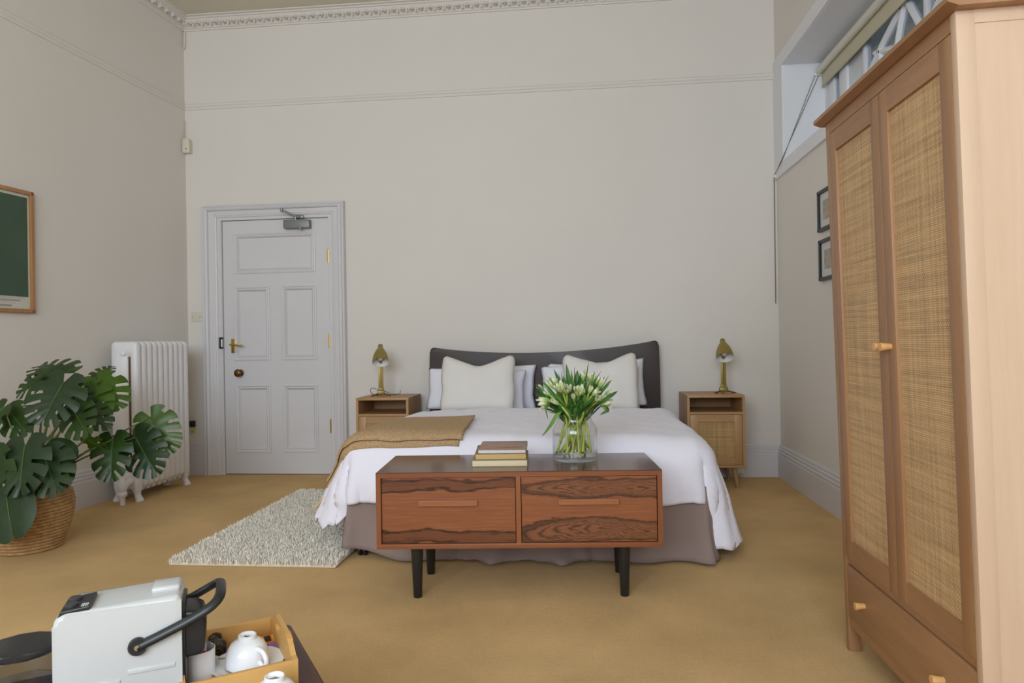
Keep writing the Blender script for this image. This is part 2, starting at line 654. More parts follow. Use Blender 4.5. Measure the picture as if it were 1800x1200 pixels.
cornice('trim_3', 'egg and dart plaster cornice above the bed wall', (lx(0), 0, 0), (RX, 0, 0), (0, -1, 0), 0.09, 4.5, 0)
cornice('trim_4', 'egg and dart plaster cornice above the left wall', (lx(YR), YR, 0), (lx(0), 0, 0), nl, 6.7, 7.93, math.pi / 2)
bm = bmesh.new(); extrude_profile(bm, CP, (RX, 0, 0), (RX, YR, 0), (-1, 0, 0))
struct(from_bm('trim_5', bm, M['wall']), 'plaster cornice above the window wall')

# ------------------------------------------------------------------ door
d1 = bpy.data.objects.new('door_1', None); link(d1)
struct(d1, 'white painted five-panel door with brass lever and overhead closer')
AP = [(0.0, 0.012), (0.004, 0.018), (0.03, 0.018), (0.034, 0.026), (0.045, 0.03), (0.052, 0.026), (0.058, 0.03), (0.098, 0.034),
      (0.104, 0.05), (0.118, 0.058), (0.13, 0.054), (0.137, 0.044), (0.145, 0.05), (0.155, 0.05), (0.16, 0.04), (0.16, 0.0)]
bm = bmesh.new()
loops = []
for o_, d_ in AP:
    loops.append([bm.verts.new(p) for p in ((DX0 - o_, -d_, 0.0), (DX0 - o_, -d_, DZ - .004 + o_ * .78), (DX1 + o_ * .88, -d_, DZ - .004 + o_ * .78), (DX1 + o_ * .88, -d_, 0.0))])
for a, b in zip(loops[:-1], loops[1:]):
    for k in range(3):
        bm.faces.new((a[k], a[k + 1], b[k + 1], b[k]))
from_bm('architrave', bm, M['trim'], d1)
boxes('jamb', [((DX0 - .001, -.012, 0), (DX0 + .003, .16, DZ)), ((DX1 - .003, -.012, 0), (DX1 + .001, .16, DZ)), ((DX0, -.012, DZ - .003), (DX1, .16, DZ + .001)),
               ((DX0, .05, 0), (DX0 + .02, .1, DZ)), ((DX1 - .02, .05, 0), (DX1, .1, DZ)), ((DX0, .05, DZ - .02), (DX1, .1, DZ)), ((DX0, .05, 0), (DX1, .1, .004))], M['trim'], d1)
PAN = [(-2.847, -2.171, 1.680, 1.990), (-2.850, -2.566, 0.960, 1.548), (-2.441, -2.168, 0.960, 1.550),
       (-2.845, -2.570, 0.197, 0.732), (-2.440, -2.166, 0.200, 0.730)]
LX, RXD, LZ0, LZ1 = -2.955, -2.047, 0.008, 2.107
leaf = []
y0, y1 = 0.0, 0.045
leaf += [((LX, y0, LZ0), (-2.85, y1, LZ1)), ((-2.168, y0, LZ0), (RXD, y1, LZ1))]
leaf += [((-2.85, y0, LZ0), (-2.168, y1, .197)), ((-2.85, y0, .732), (-2.168, y1, .960)), ((-2.85, y0, 1.55), (-2.168, y1, 1.68)), ((-2.85, y0, 1.99), (-2.168, y1, LZ1))]
leaf += [((-2.568, y0, .197), (-2.441, y1, .732)), ((-2.568, y0, .96), (-2.441, y1, 1.55))]
boxes('door_leaf', leaf, M['trim'], d1)
for (xa, xb, za, zb) in PAN:
    pn = bx('panel', (xa - .004, .014, za - .004), (xb + .004, .034, zb + .004), M['trim'], d1)
    bm = bmesh.new()
    rim(bm, xa, xb, za, zb, [(-.012, -.001), (-.012, .008), (-.004, .010), (.002, .006), (.008, .002), (.016, .006), (.022, -.004), (.03, -.0135)])
    from_bm('panel_molding', bm, M['trim'], pn)
for z in (1.79, 1.097, 0.40):
    bm = bmesh.new()
    tube(bm, [(-2.0445, -.008, z - .055), (-2.0445, -.008, z + .055)], .008, 10)
    for dz in (-.018, .018): tube(bm, [(-2.0445, -.008, z + dz - .001), (-2.0445, -.008, z + dz + .001)], .0088, 10)
    lathe(bm, [(0, .063), (.006, .06), (.007, .055)], 10, Matrix.Translation((-2.0445, -.008, z)))
    box(bm, (-2.0445, -.004, z - .05), (-2.032, -.0125, z + .05))
    from_bm('hinge', bm, M['brass'], d1, smooth=40)
h = bx('lever_plate', (-2.892, -.007, 1.010), (-2.846, 0, 1.127), M['brass'], d1, .002)
bm = bmesh.new()
tube(bm, [(-2.868, 0, 1.078), (-2.868, -.045, 1.078)], .009, 10)
tube(bm, catmull([(-2.868, -.045, 1.078), (-2.84, -.05, 1.078), (-2.80, -.05, 1.070), (-2.775, -.046, 1.073)]), [.009] * 7 + [.0075] * 12, 8)
tube(bm, [(-2.868, -.045, 1.078), (-2.885, -.045, 1.082)], .007, 8)
from_bm('lever', bm, M['brass'], h, smooth=True)
bm = bmesh.new()
Mx = Matrix.Translation((-2.815, 0, .845)) @ Matrix.Rotation(math.radians(90), 4, 'X')
lathe(bm, [(0, 0), (.028, 0), (.028, .006), (.012, .010), (.010, .03), (.018, .035), (.030, .044), (.032, .055), (.024, .064), (0, .068)], 20, Mx)
from_bm('door_knob', bm, M['oldbrass'], d1, smooth=40)
bm = bmesh.new()
box(bm, (-2.985, -.03, 1.048), (-2.957, -.010, 1.142), .003)
from_bm('lock_keep', bm, M['blackiron'], d1)
bx('latch', (-2.967, -.034, 1.062), (-2.956, -.022, 1.125), M['white_plastic'], d1, .001)
cl = bx('door_closer', (-2.405, -.058, 2.022), (-2.185, 0, 2.092), mat('closer_grey', (128, 131, 130), .45, .35), d1, .006)
bm = bmesh.new()
tube(bm, [(-2.30, -.05, 2.085), (-2.30, -.05, 2.115)], .012, 10)
tube(bm, [(-2.265, -.05, 2.112), (-2.33, -.075, 2.135), (-2.395, -.10, 2.165)], .009, 8, flat=.6)
tube(bm, [(-2.395, -.10, 2.165), (-2.33, -.07, 2.128), (-2.27, -.036, 2.118)], .006, 8)
tube(bm, [(-2.395, -.10, 2.15), (-2.395, -.10, 2.18)], .012, 10)
box(bm, (-2.30, -.04, 2.105), (-2.24, -.018, 2.13), .003)
from_bm('closer_arm', bm, M['grey_metal'], cl, smooth=40)
bm = bmesh.new(); tube(bm, [(-2.262, -.05, 2.022), (-2.262, -.05, 2.01)], .012, 10)
from_bm('closer_screw', bm, M['grey_metal'], cl, smooth=40)

# ------------------------------------------------------------------ high window with roller blind on the right wall
w1 = bpy.data.objects.new('window_1', None); link(w1)
struct(w1, 'high white traceried window above the wardrobe')
boxes('window_lining', [((RX - .014, WY1, WZ0 - .09), (RX + .001, -.003, WZ1 + .10)), ((RX - .014, WY0, WZ1), (RX + .001, WY1, WZ1 + .1)),
                        ((RX - .02, WY0, WZ0 - .09), (RX + .001, WY1, WZ0)),
                        ((RX, WY1 - .003, WZ0), (WXO, WY1 + .01, WZ1)), ((RX, WY0, WZ0 - .01), (WXO, WY1, WZ0 + .003)), ((RX, WY0, WZ1 - .003), (WXO, WY1, WZ1 + .01))],
      M['reveal'], w1)
X0, X1 = 1.805, 1.845
boxes('window_frame', [((X0, WY0, WZ0 + .002), (X1, WY1, WZ0 + .05)), ((X0, WY0, WZ1 - .06), (X1, WY1, WZ1 - .003)), ((X0, -.265, WZ0), (X1, WY1, WZ1)),
                       ((X0, WY0, WZ0), (X1, WY0 + .06, WZ1))], M['reveal'], w1)
for ya, yb in ((-.40, -.265), (-.63, -.50), (-.93, -.89), (-1.70, -1.66)):
    bx('mullion', (X0, ya, WZ0 + .05), (X1, yb, WZ1 - .06), M['reveal'], w1, .004)
bx('frosted_pane', (1.822, -.89, WZ0 + .05), (1.828, -.63, WZ1 - .06), mat('frosted_glass', (205, 210, 216), .35, var=(22, .06)), w1)
gl = clear_glass('window_glass', (.88, .93, .97, 1), 1.5)
for ya, yb in ((-.50, -.40), (-1.66, -.93), (WY0 + .06, -1.70)):
    bx('pane', (1.823, ya, WZ0 + .05), (1.827, yb, WZ1 - .06), gl, w1)
BARS = [[(-.90, 2.66), (-1.125, 2.787), (-1.277, 2.853), (-1.39, 2.90)], [(-1.31, 2.62), (-1.34, 2.71), (-1.40, 2.84), (-1.47, 2.967)],
        [(-1.44, 2.95), (-1.51, 2.838), (-1.58, 2.736), (-1.65, 2.62)], [(-1.05, 2.79), (-1.335, 2.705)], [(-.95, 2.56), (-1.63, 2.56)], [(-1.13, 2.40), (-1.13, 2.78)],
        [(-1.67, 2.66), (-1.88, 2.787), (-2.02, 2.853), (-2.13, 2.90)], [(-2.06, 2.62), (-2.09, 2.71), (-2.15, 2.84), (-2.22, 2.967)],
        [(-2.19, 2.95), (-2.26, 2.838), (-2.33, 2.736), (-2.40, 2.62)], [(-1.70, 2.56), (-2.69, 2.56)]]
for b in BARS:
    bm = bmesh.new()
    pts = catmull([(1.818, y, z) for y, z in b], 5) if len(b) > 2 else [(1.818, y, z) for y, z in b]
    pts = [Vector(p) for p in pts]
    rows = []
    for i, p in enumerate(pts):
        d = (pts[min(i + 1, len(pts) - 1)] - pts[max(i - 1, 0)]).normalized()
        s = Vector((1, 0, 0)).cross(d)
        hw, hd = .020, .016
        rows.append([bm.verts.new(p + s * a * hw + Vector((c_ * hd, 0, 0))) for a, c_ in ((-1, .2), (-.35, -1), (.35, -1), (1, .2), (1, 1), (-1, 1))])
    for a, b2 in zip(rows[:-1], rows[1:]):
        for k in range(6): bm.faces.new((a[k], a[(k + 1) % 6], b2[(k + 1) % 6], b2[k]))
    bm.faces.new(rows[0]); bm.faces.new(rows[-1][::-1])
    from_bm('tracery_bar', bm, M['reveal'], w1)
struct(bx('wall_outside', (3.2, -6.5, -.1), (3.4, 3.0, 6.0), mat('added_wall_grey', (112, 114, 112), .9, var=(1.5, .25), bump=(8, .4, .02))),  # wall added outside to grey the view through the panes and block light
       'grey wall added outside the window to dim its panes')

rb = thing('roller_blind', 'cream roller blind half rolled up in the high window', 'blind', (1.757, -.24, 3.0))
bm = bmesh.new(); tube(bm, [(0, 0, 0), (0, -2.48, 0)], .026, 16)
from_bm('roller', bm, mat('blind_roll', (214, 210, 196), .6), rb, smooth=50)
fab = mat('blind_fabric', (196, 189, 164), .8, bump=(500, .2, .001))
bx('fabric', (.022, -2.46, -.112), (.0245, -.012, .01), fab, rb)
bx('hem_bar', (.018, -2.46, -.122), (.0285, -.012, -.106), fab, rb, .003)
bx('bracket', (-.028, -.004, -.03), (.03, .012, .03), M['white_plastic'], rb, .003)
bm = bmesh.new()
p_end = Vector((1.489, -.035, 2.30)) - Vector((1.757, -.24, 3.0))
p_low = Vector((1.484, -.04, 1.325)) - Vector((1.757, -.24, 3.0))
for off in (-.012, .014):
    tube(bm, [(off - .01, .0, -.02), (1.4965 - 1.757, -.226 + .24, 2.375 - 3.0 + off * .5), tuple(p_end + Vector((off * .1, 0, 0))), tuple(p_low + Vector((off * .1, 0, 0)))], .0022, 6)
from_bm('pull_cord', bm, mat('cord_brown', (112, 100, 84), .6), rb)
bm = bmesh.new(); box(bm, (p_end.x - .004, p_end.y - .008, p_end.z - .015), (p_end.x + .013, p_end.y + .008, p_end.z + .012), .002)
from_bm('cord_hook', bm, M['white_plastic'], rb)

# ------------------------------------------------------------------ wall fittings
sw = thing('light_switch', 'small cream double switch plate left of the door', 'switch', (-3.19, 0, 1.318))
bx('plate', (-.048, -.009, -.042), (.048, 0, .042), M['cream_plastic'], sw, .003)
for dx in (-.018, .018):
    bx('rocker', (dx - .010, -.014, -.016), (dx + .010, -.008, .016), M['cream_plastic'], sw, .002)
for dx in (-.037, .037):
    bm = bmesh.new(); tube(bm, [(dx, -.011, 0), (dx, -.008, 0)], .004, 8); from_bm('screw', bm, M['brass'], sw)
sn = thing('motion_sensor', 'small cream alarm sensor box high in the left corner', 'sensor', (-3.238, -.03, 2.74))
bm = bmesh.new()
prism(bm, [(-.03, -.06), (.03, -.06), (.03, .045), (.018, .06), (-.018, .06), (-.03, .045)], 'y', -.022, .03, .004)
from_bm('casing', bm, M['cream_plastic'], sn, smooth=35)
bm = bmesh.new(); tube(bm, [(.004, -.0235, -.028), (.004, -.021, -.028)], .005, 8); from_bm('lens', bm, M['black'], sn)
bm = bmesh.new(); tube(bm, [(-.024, .022, .06), (-.024, .022, .22)], .003, 6); from_bm('cable', bm, M['cream_plastic'], sn)
bm = bmesh.new(); tube(bm, catmull([(-3.252, -.012, 3.70), (-3.252, -.012, 3.60), (-3.256, -.018, 3.565), (-3.268, -.02, 3.558)], 4), .006, 8)
tag(from_bm('cable_end', bm, M['cream_plastic']), 'short painted cable end hooked below the corner of the cornice', 'cable')
pg = thing('plug', 'small black plug with a yellow tag low on wall behind the radiator', 'plug', (-3.236, 0, .40))
bx('body', (-.02, -.03, .0), (.02, 0, .05), M['black'], pg, .004)
bx('tag', (-.004, -.028, -.05), (.016, -.02, -.01), mat('yellow_plastic', (210, 180, 40), .5), pg, .003)
sk = thing('wall_socket', 'white socket box at skirting height behind the right nightstand', 'socket', (1.15, -.032, .075))
bx('backbox', (-.075, -.035, -.045), (.075, 0, .06), M['trim'], sk, .004)
bx('faceplate', (-.07, -.042, -.04), (.07, -.034, .055), M['white_plastic'], sk, .003)

# framed poster on the left wall
wl_ang = math.atan2(LK, 1)  # wall direction relative to +Y
po = thing('framed_poster', 'oak framed poster with a dark green field on the left wall', 'picture', (lx(-1.5), -1.5, 1.665))
po.rotation_euler = (0, 0, -wl_ang)
PW, PH2 = 0.56, 0.374        # local: x out of wall, y along wall (negative towards camera)
oak_f = wood('oak_frame', (186, 138, 92), (150, 104, 64), 'z', .5)
bm = bmesh.new()
fw = .023
for lo, hi in (((.002, -PW, -PH2), (.026, 0, -PH2 + fw)), ((.002, -PW, PH2 - fw), (.026, 0, PH2)), ((.002, -fw, -PH2), (.026, 0, PH2)), ((.002, -PW, -PH2), (.026, -PW + fw, PH2))):
    box(bm, lo, hi, .002)
from_bm('frame', bm, oak_f, po)
bx('paper', (.002, -PW + fw, -PH2 + fw), (.010, -fw, PH2 - fw), mat('poster_paper', (226, 221, 208), .7), po)
bx('green_print', (.0095, -PW + fw + .03, -.276), (.0115, -fw - .014, PH2 - fw - .018), mat('poster_green', (52, 84, 62), .55, var=(6, .06)), po)
for k in range(4):
    bx('printed_book_edge', (.0095, -PW + .1, -.29 - k * .016), (.0115, -.062 - k * .03, -.279 - k * .016), mat('print_grey%d' % k, [(205, 200, 200), (178, 170, 172), (214, 210, 206), (170, 160, 165)][k], .7), po)
t = clear_glass('poster_glass', (.97, .98, .97, 1), 1.4, .7)
bx('glass', (.014, -PW + fw, -PH2 + fw), (.0155, -fw, PH2 - fw), t, po)

# two small black frames on the right wall
for (zc_, lab, ya) in ((1.846, 'upper of two small black picture frames beside the wardrobe', -.955), (1.540, 'lower of two small black picture frames beside the wardrobe', -.965)):
    pf = thing('picture_frame', lab, 'picture', (RX, ya, zc_), group='small black frames by the wardrobe')
    bm = bmesh.new()
    for lo, hi in (((-.024, -.26, -.126), (0, 0, -.106)), ((-.024, -.26, .106), (0, 0, .126)), ((-.024, -.02, -.126), (0, 0, .126)), ((-.024, -.26, -.126), (0, -.24, .126))):
        box(bm, lo, hi, .0015)
    from_bm('frame', bm, M['black'], pf)
    bx('mount', (-.010, -.242, -.108), (-.002, -.018, .108), mat('mount_white', (206, 206, 206), .7), pf)
    bx('print', (-.0115, -.19, -.06), (-.0095, -.07, .06), mat('small_print', (170, 160, 150), .7, var=(30, .4)), pf)

# ------------------------------------------------------------------ radiator
M['rad'] = mat('radiator_white', (228, 227, 230), .4, bump=(35, .08, .002))
rd = thing('radiator', 'tall white cast iron column radiator against the left wall', 'radiator', (-3.055, -.985, 0), math.radians(-1.5))
# local: y runs along the wall to the corner, x: 0 is the front face, negative towards the wall
def stadium(x0, x1, z0, z1, r, n=6):
    pts = []
    for cx, cz, a0 in ((x1 - r, z1 - r, 0), (x0 + r, z1 - r, 90), (x0 + r, z0 + r, 180), (x1 - r, z0 + r, 270)):
        for k in range(n + 1):
            a = math.radians(a0 + 90 * k / n)
            pts.append((cx + r * math.cos(a), cz + r * math.sin(a)))
    return pts
def section_mesh():
    bm = bmesh.new()
    outer = stadium(-.20, 0, .085, 1.112, .035)
    inner = stadium(-.070, -.052, .20, 1.005, .0089)
    n = len(outer)
    w = .057
    prof = [(0.0, .012), (.010, .003), (.022, 0.0), (w - .022, 0), (w - .010, .003), (w, .012)]   # (y, inset)
    def ins(pts, k, sgn, cx, cz):
        out = []
        for i, (x, z) in enumerate(pts):
            a, b = pts[i - 1], pts[(i + 1) % n]
            tx, tz = b[0] - a[0], b[1] - a[1]
            l = math.hypot(tx, tz) or 1
            out.append((x - sgn * k * tz / l, z + sgn * k * tx / l))
        return out
    lo, li = [], []
    for y, k in prof:
        lo.append([bm.verts.new((x, y, z)) for x, z in ins(outer, k, 1, 0, 0)])
        li.append([bm.verts.new((x, y, z)) for x, z in ins(inner, k * .5, -1, 0, 0)])
    for L, fl in ((lo, 0), (li, 1)):
        for a, b in zip(L[:-1], L[1:]):
            for i in range(n):
                bm.faces.new((a[i], a[(i + 1) % n], b[(i + 1) % n], b[i]))
    for a, b in ((lo[0], li[0]), (lo[-1], li[-1])):
        for i in range(n):
            bm.faces.new((a[i], a[(i + 1) % n], b[(i + 1) % n], b[i]))
    # foot bulb under each column pair
    for cx in (-.045, -.15):
        lathe(bm, [(0, .062), (.016, .066), (.025, .085), (.026, .12)], 10, Matrix.Translation((cx, w / 2, 0)))
    bmesh.ops.recalc_face_normals(bm, faces=bm.faces[:])
    me = bpy.data.meshes.new('section'); bm.to_mesh(me); bm.free()
    me.materials.append(M['rad'])
    for p in me.polygons: p.use_smooth = True
    return me
sec = section_mesh()
NS = 10
for k in range(NS):
    o = bpy.data.objects.new('section', sec); link(o, rd); o.location = (0, k * .061, 0)
    if 0 < k:
        pass
for k in (0, NS - 1):
    y = k * .061 + .0285
    for sx, xb in ((1, -.035), (-1, -.165)):
        bm = bmesh.new()
        tube(bm, catmull([(xb, y, .15), (xb + sx * .006, y, .10), (xb + sx * .004, y, .05), (xb + sx * .018, y, .012), (xb + sx * .02, y, 0)], 4),
             [.034, .034, .033, .032, .031, .029, .026, .024, .022, .0215, .022, .024, .026, .027, .028, .028, .028], 10)
        from_bm('foot', bm, M['rad'], rd, smooth=50)
bx('slot_strip', (-.0695, .010, .205), (-.0525, .016, 1.0), mat('slot_brown', (92, 66, 44), .8), rd)  # brown strip added to colour the slot of the end section
bm = bmesh.new()
tube(bm, [(-.055, .0, .15), (-.055, -.05, .14), (-.06, -.085, .13)], [.026, .028, .03], 12)
lathe(bm, [(0, .205), (.010, .202), (.013, .19), (.018, .184), (.020, .17), (.030, .155), (.033, .14), (.033, .115), (.028, .098), (.024, .09), (.030, .084), (.030, .062), (.024, .056), (.018, .05), (.017, .0)], 14, Matrix.Translation((-.06, -.085, 0)))
from_bm('valve', bm, M['rad'], rd, smooth=45)
bm = bmesh.new()
lathe(bm, [(0, 0), (.02, .0), (.02, .012), (.012, .016), (0, .016)], 10, Matrix.Translation((-.1, -.001, 1.03)) @ Matrix.Rotation(math.radians(90), 4, 'X'))
from_bm('end_plug', bm, M['rad'], rd, smooth=45)

# ------------------------------------------------------------------ wardrobe
oakz = wood('oak_vertical', (166, 125, 89), (141, 103, 71), 'z', .42)
oaky = wood('oak_horizontal', (166, 125, 89), (141, 103, 71), 'y', .42)
oak_side = wood('oak_side', (206, 178, 152), (196, 166, 140), 'z', .5, .8)
oak_light = wood('beech_knob', (226, 178, 116), (206, 156, 96), 'x', .45, 2)
cane = rattan('cane_cloth_wardrobe', .0052, 'y')
wd = thing('wardrobe', 'tall oak wardrobe with two cane-panelled doors and a bottom drawer', 'wardrobe', (.888, -2.985, 0))
wd.rotation_euler = (0, math.radians(-1.35), 0)     # the old floor tips it slightly forward
WW, WD_, WH = .815, .50, 1.79   # local: x from front (0) back to WD_, y from 0 down to -WW
bx('side_panel', (.012, -.020, .10), (WD_ - .012, -.004, WH), oak_side, wd)
sp = bx('side_panel', (.040, -WW + .0035, .10), (WD_ - .045, -WW + .020, WH), oak_side, wd)
for lo, hi in (((0, -WW, 0), (.040, -WW + .024, WH)), ((WD_ - .045, -WW, 0), (WD_, -WW + .024, WH)), ((0, -.024, 0), (.040, 0, WH)), ((WD_ - .045, -.024, 0), (WD_, 0, WH))):
    bx('corner_post', lo, hi, oak_side if hi[1] < -.5 else oakz, wd, .0015)
bx('side_rail', (.040, -WW + .001, .10), (WD_ - .045, -WW + .023, .16), oak_side, wd)
bx('side_rail', (.040, -WW + .001, WH - .03), (WD_ - .045, -WW + .023, WH), oak_side, wd)
bx('back_panel', (WD_ - .012, -WW + .02, .10), (WD_ - .006, -.02, WH), oakz, wd)
bm = bmesh.new()
prism(bm, [(-.030, WH + .022), (-.030, WH + .010), (-.006, WH), (WD_ + .01, WH), (WD_ + .01, WH + .022)], 'y', -WW - .028, .028)
from_bm('crown', bm, oaky, wd)
bx('top_rail', (.002, -WW + .024, WH - .038), (.024, -.024, WH), oaky, wd)
bx('mid_rail', (.008, -WW + .024, .300), (.03, -.024, .325), oaky, wd)
bx('bottom_rail', (.004, -WW + .024, .088), (.022, -.024, .118), oaky, wd)
bx('bottom_board', (.02, -WW + .02, .10), (WD_ - .01, -.02, .116), oaky, wd)
bx('shelf', (.03, -WW + .02, .306), (WD_ - .01, -.02, .322), oaky, wd)
ZD0, ZD1 = .326, WH - .041
for (ya, yb, kn) in ((-.026, -.4055, -.385), (-.4085, -WW + .026, -.428)):
    st = .052
    dr = bpy.data.objects.new('door', None); link(dr, wd)
    bx('stile', (0, yb, ZD0), (.022, yb + st, ZD1), oakz, dr, .0012)
    bx('stile', (0, ya - st, ZD0), (.022, ya, ZD1), oakz, dr, .0012)
    bx('rail', (0.0005, yb + st, ZD0), (.0215, ya - st, ZD0 + .06), oaky, dr)
    bx('rail', (0.0005, yb + st, ZD1 - .065), (.0215, ya - st, ZD1), oaky, dr)
    bx('cane_panel', (.009, yb + st - .002, ZD0 + .058), (.013, ya - st + .002, ZD1 - .063), cane, dr)
    bm = bmesh.new()
    lathe(bm, [(0, 0), (.0085, 0), (.0095, .012), (.012, .028), (.0115, .030), (0, .030)], 16, Matrix.Translation((0, kn, 1.035)) @ Matrix.Rotation(math.radians(-90), 4, 'Y'))
    from_bm('knob', bm, oak_light, dr, smooth=40)
dw = bx('drawer_front', (.001, -WW + .027, .121), (.021, -.027, .297), oaky, wd, .001)
for y in (-.165, -.64):
    bm = bmesh.new()
    lathe(bm, [(0, 0), (.0085, 0), (.0095, .012), (.012, .028), (.0115, .030), (0, .030)], 16, Matrix.Translation((.001, y, .207)) @ Matrix.Rotation(math.radians(-90), 4, 'Y'))
    from_bm('knob', bm, oak_light, dw, smooth=40)

# ------------------------------------------------------------------ nightstands
no_x = wood('nightstand_oak', (182, 142, 98), (160, 120, 78), 'x', .45)
no_z = wood('nightstand_oak_upright', (182, 142, 98), (160, 120, 78), 'z', .45)
cane2 = rattan('cane_cloth_nightstand', .006, 'x', (186, 150, 98), (92, 66, 38))
def nightstand(loc, label):
    t_ = thing('nightstand', label, 'nightstand', loc, 0, 'oak nightstands either side of the bed')
    w, d, z0, z1, th = .40, .40, .150, .664, .018      # local: x 0..w, y 0 (front) .. d
    bx('top', (0, 0, z1 - th), (w, d, z1), no_x, t_, .0015)
    bx('bottom', (-.003, -.003, z0), (w + .003, d, z0 + th), no_x, t_, .0015)
    bx('side', (0, .0, z0 + th), (th, d, z1 - th), no_z, t_)
    bx('side', (w - th, .0, z0 + th), (w, d, z1 - th), no_z, t_)
    bx('back', (th, d - .008, z0 + th), (w - th, d - .002, z1 - th), no_x, t_)
    bx('shelf', (th, .002, .528), (w - th, d - .008, .545), no_x, t_)
    za, zb, xa, xb, st = z0 + th + .003, .525, th + .003, w - th - .003, .052
    dr_ = bpy.data.objects.new('door', None); link(dr_, t_)
    bx('stile', (xa, .0, za), (xa + st, .018, zb), no_z, dr_, .001)
    bx('stile', (xb - st, .0, za), (xb, .018, zb), no_z, dr_, .001)
    bx('rail', (xa + st, .0003, za), (xb - st, .0177, za + .05), no_x, dr_)
    bx('rail', (xa + st, .0003, zb - .05), (xb - st, .0177, zb), no_x, dr_)
    bx('cane_panel', (xa + st - .002, .010, za + .048), (xb - st + .002, .013, zb - .048), cane2, dr_)
    bm = bmesh.new(); tube(bm, [(.06, d - .02, .63), (.06, d - .008, .63)], .006, 8); from_bm('cam_fixing', bm, M['grey_metal'], t_)
    for (lx_, ly_, sx, sy) in ((.07, .06, -1, -1), (w - .07, .06, 1, -1), (.07, d - .06, -1, 1), (w - .07, d - .06, 1, 1)):
        bm = bmesh.new()
        tube(bm, [(lx_, ly_, z0), (lx_ + sx * .022, ly_ + sy * .016, 0)], [.020, .012], 14)
        from_bm('leg', bm, no_z, t_, smooth=50)
    return t_
nsr = nightstand((.745, -.465, 0), 'oak nightstand with cane door standing right of the bed')
nsl = copy_tree(nsr, (-1.678, -.465, 0), 0, 'oak nightstand with cane door standing left of the bed')

# ------------------------------------------------------------------ lamps
M['gold'] = mat('gold_lacquer', (148, 130, 66), .4, .4)
M['shade_in'] = mat('shade_inside_white', (225, 224, 224), .5)
def lamp(loc, label, turn):
    t_ = thing('table_lamp', label, 'lamp', loc, turn, 'gold table lamps on the nightstands')
    bm = bmesh.new()
    box(bm, (-.030, -.022, .010), (.030, .022, .042), .006)
    box(bm, (-.022, -.010, .040), (.022, .010, .06), .004)
    from_bm('base', bm, M['gold'], t_, smooth=40)
    for s in (-1, 1):
        bm = bmesh.new()
        tube(bm, catmull([(s * .012, -.006, .012), (s * .035, -.026, .014), (s * .055, -.045, .006), (s * .075, -.046, .004)], 4), .0048, 8)
        from_bm('foot', bm, M['oldbrass'], t_, smooth=True)
    bm = bmesh.new()
    tube(bm, [(0, .004, .012), (0, .05, .006)], .006, 8)
    from_bm('foot', bm, M['oldbrass'], t_, smooth=True)
    bm = bmesh.new()
    prism(bm, [(-.020, .04), (.020, .04), (.0185, .10), (.0175, .262), (-.0175, .262), (-.0185, .10)], 'y', -.006, .006, .002)
    from_bm('stem', bm, M['gold'], t_, smooth=35)
    bm = bmesh.new()
    box(bm, (-.003, -.0075, .062), (.003, -.0055, .252), 0)
    from_bm('stem_slot', bm, M['oldbrass'], t_)
    # bell shade, its mouth turned down and forward
    Mx_ = Matrix.Translation((0, -.026, .322)) @ Matrix.Rotation(math.radians(-35), 4, 'X')
    prof_o = [(.063, -.075), (.0615, -.055), (.057, -.025), (.048, .005), (.036, .030), (.026, .048), (.020, .060), (.0185, .080), (.016, .087), (.008, .092), (0, .093)]
    bm = bmesh.new()
    lathe(bm, prof_o, 28, Mx_)
    sh_ = from_bm('shade', bm, M['gold'], t_, smooth=True)
    bm = bmesh.new()
    lathe(bm, [(.063, -.075)] + [(r - .0025, z - .001) for r, z in prof_o[1:6]] + [(.012, .045), (0, .046)], 28, Mx_)
    from_bm('shade_lining', bm, M['shade_in'], sh_, smooth=True)
    bm = bmesh.new()
    lathe(bm, [(0, -.055), (.014, -.05), (.02, -.035), (.017, -.015), (.012, .0), (.012, .03)], 14, Mx_)
    from_bm('bulb', bm, mat('bulb_glass', (235, 233, 228), .25), sh_, smooth=True)
    bm = bmesh.new()
    tube(bm, [(0, .0, .255), (0, -.012, .30), (0, -.02, .32)], .010, 10)
    from_bm('neck', bm, M['gold'], t_, smooth=True)
    return t_
lampl = lamp((-1.548, -.25, .664), 'gold lamp with a looping cord on the left nightstand', math.radians(16))
lampr = lamp((1.044, -.25, .664), 'gold lamp turned slightly to the right on the right nightstand', math.radians(-1))
bm = bmesh.new()
tube(bm, catmull([(-.01, .012, .03), (-.04, .03, .052), (-.07, .02, .06), (-.082, .015, .035), (-.06, .02, .012), (-.02, .03, .004), (.03, .03, .03), (.05, .03, .02), (.085, .035, .005), (.12, .06, .004), (.145, .09, .008), (.150, .10, .03)], 5), .0022, 6)
from_bm('cord', bm, M['black'], lampl, smooth=True)

# ------------------------------------------------------------------ bed
BC = -.297                                    # bed centre line
leather = mat('dark_brown_leather', (56, 44, 41), .42, var=(7, .08), bump=(90, .12, .002))
bed = thing('bed', 'wide bed with a dip-topped dark brown leather headboard', 'bed', (BC, 0, 0))
top = []
N = 28
xl, xr = -.897, .893
def htop(u):   # u in 0..1
    e = 1.030 + .028 * u
    return e - .066 * (1 - (2 * u - 1) ** 2) ** 0.9
pts = []
rr = .035
for k in range(N + 1):
    u = k / N
    x = xl + rr * .8 + (xr - xl - 1.6 * rr) * u
    pts.append((x, htop(u)))
right = [(xr - .010, htop(1) - .010), (xr, htop(1) - .04), (xr + .004, .85), (xr + .006, .60), (xr, .25)]
left = [(xl, .25), (xl - .006, .60), (xl - .004, .80), (xl, htop(0) - .04), (xl + .010, htop(0) - .010)]
bm = bmesh.new()
prism(bm, pts + right + left, 'y', -.105, -.034, .014, 3)
from_bm('headboard', bm, leather, bed, smooth=40)
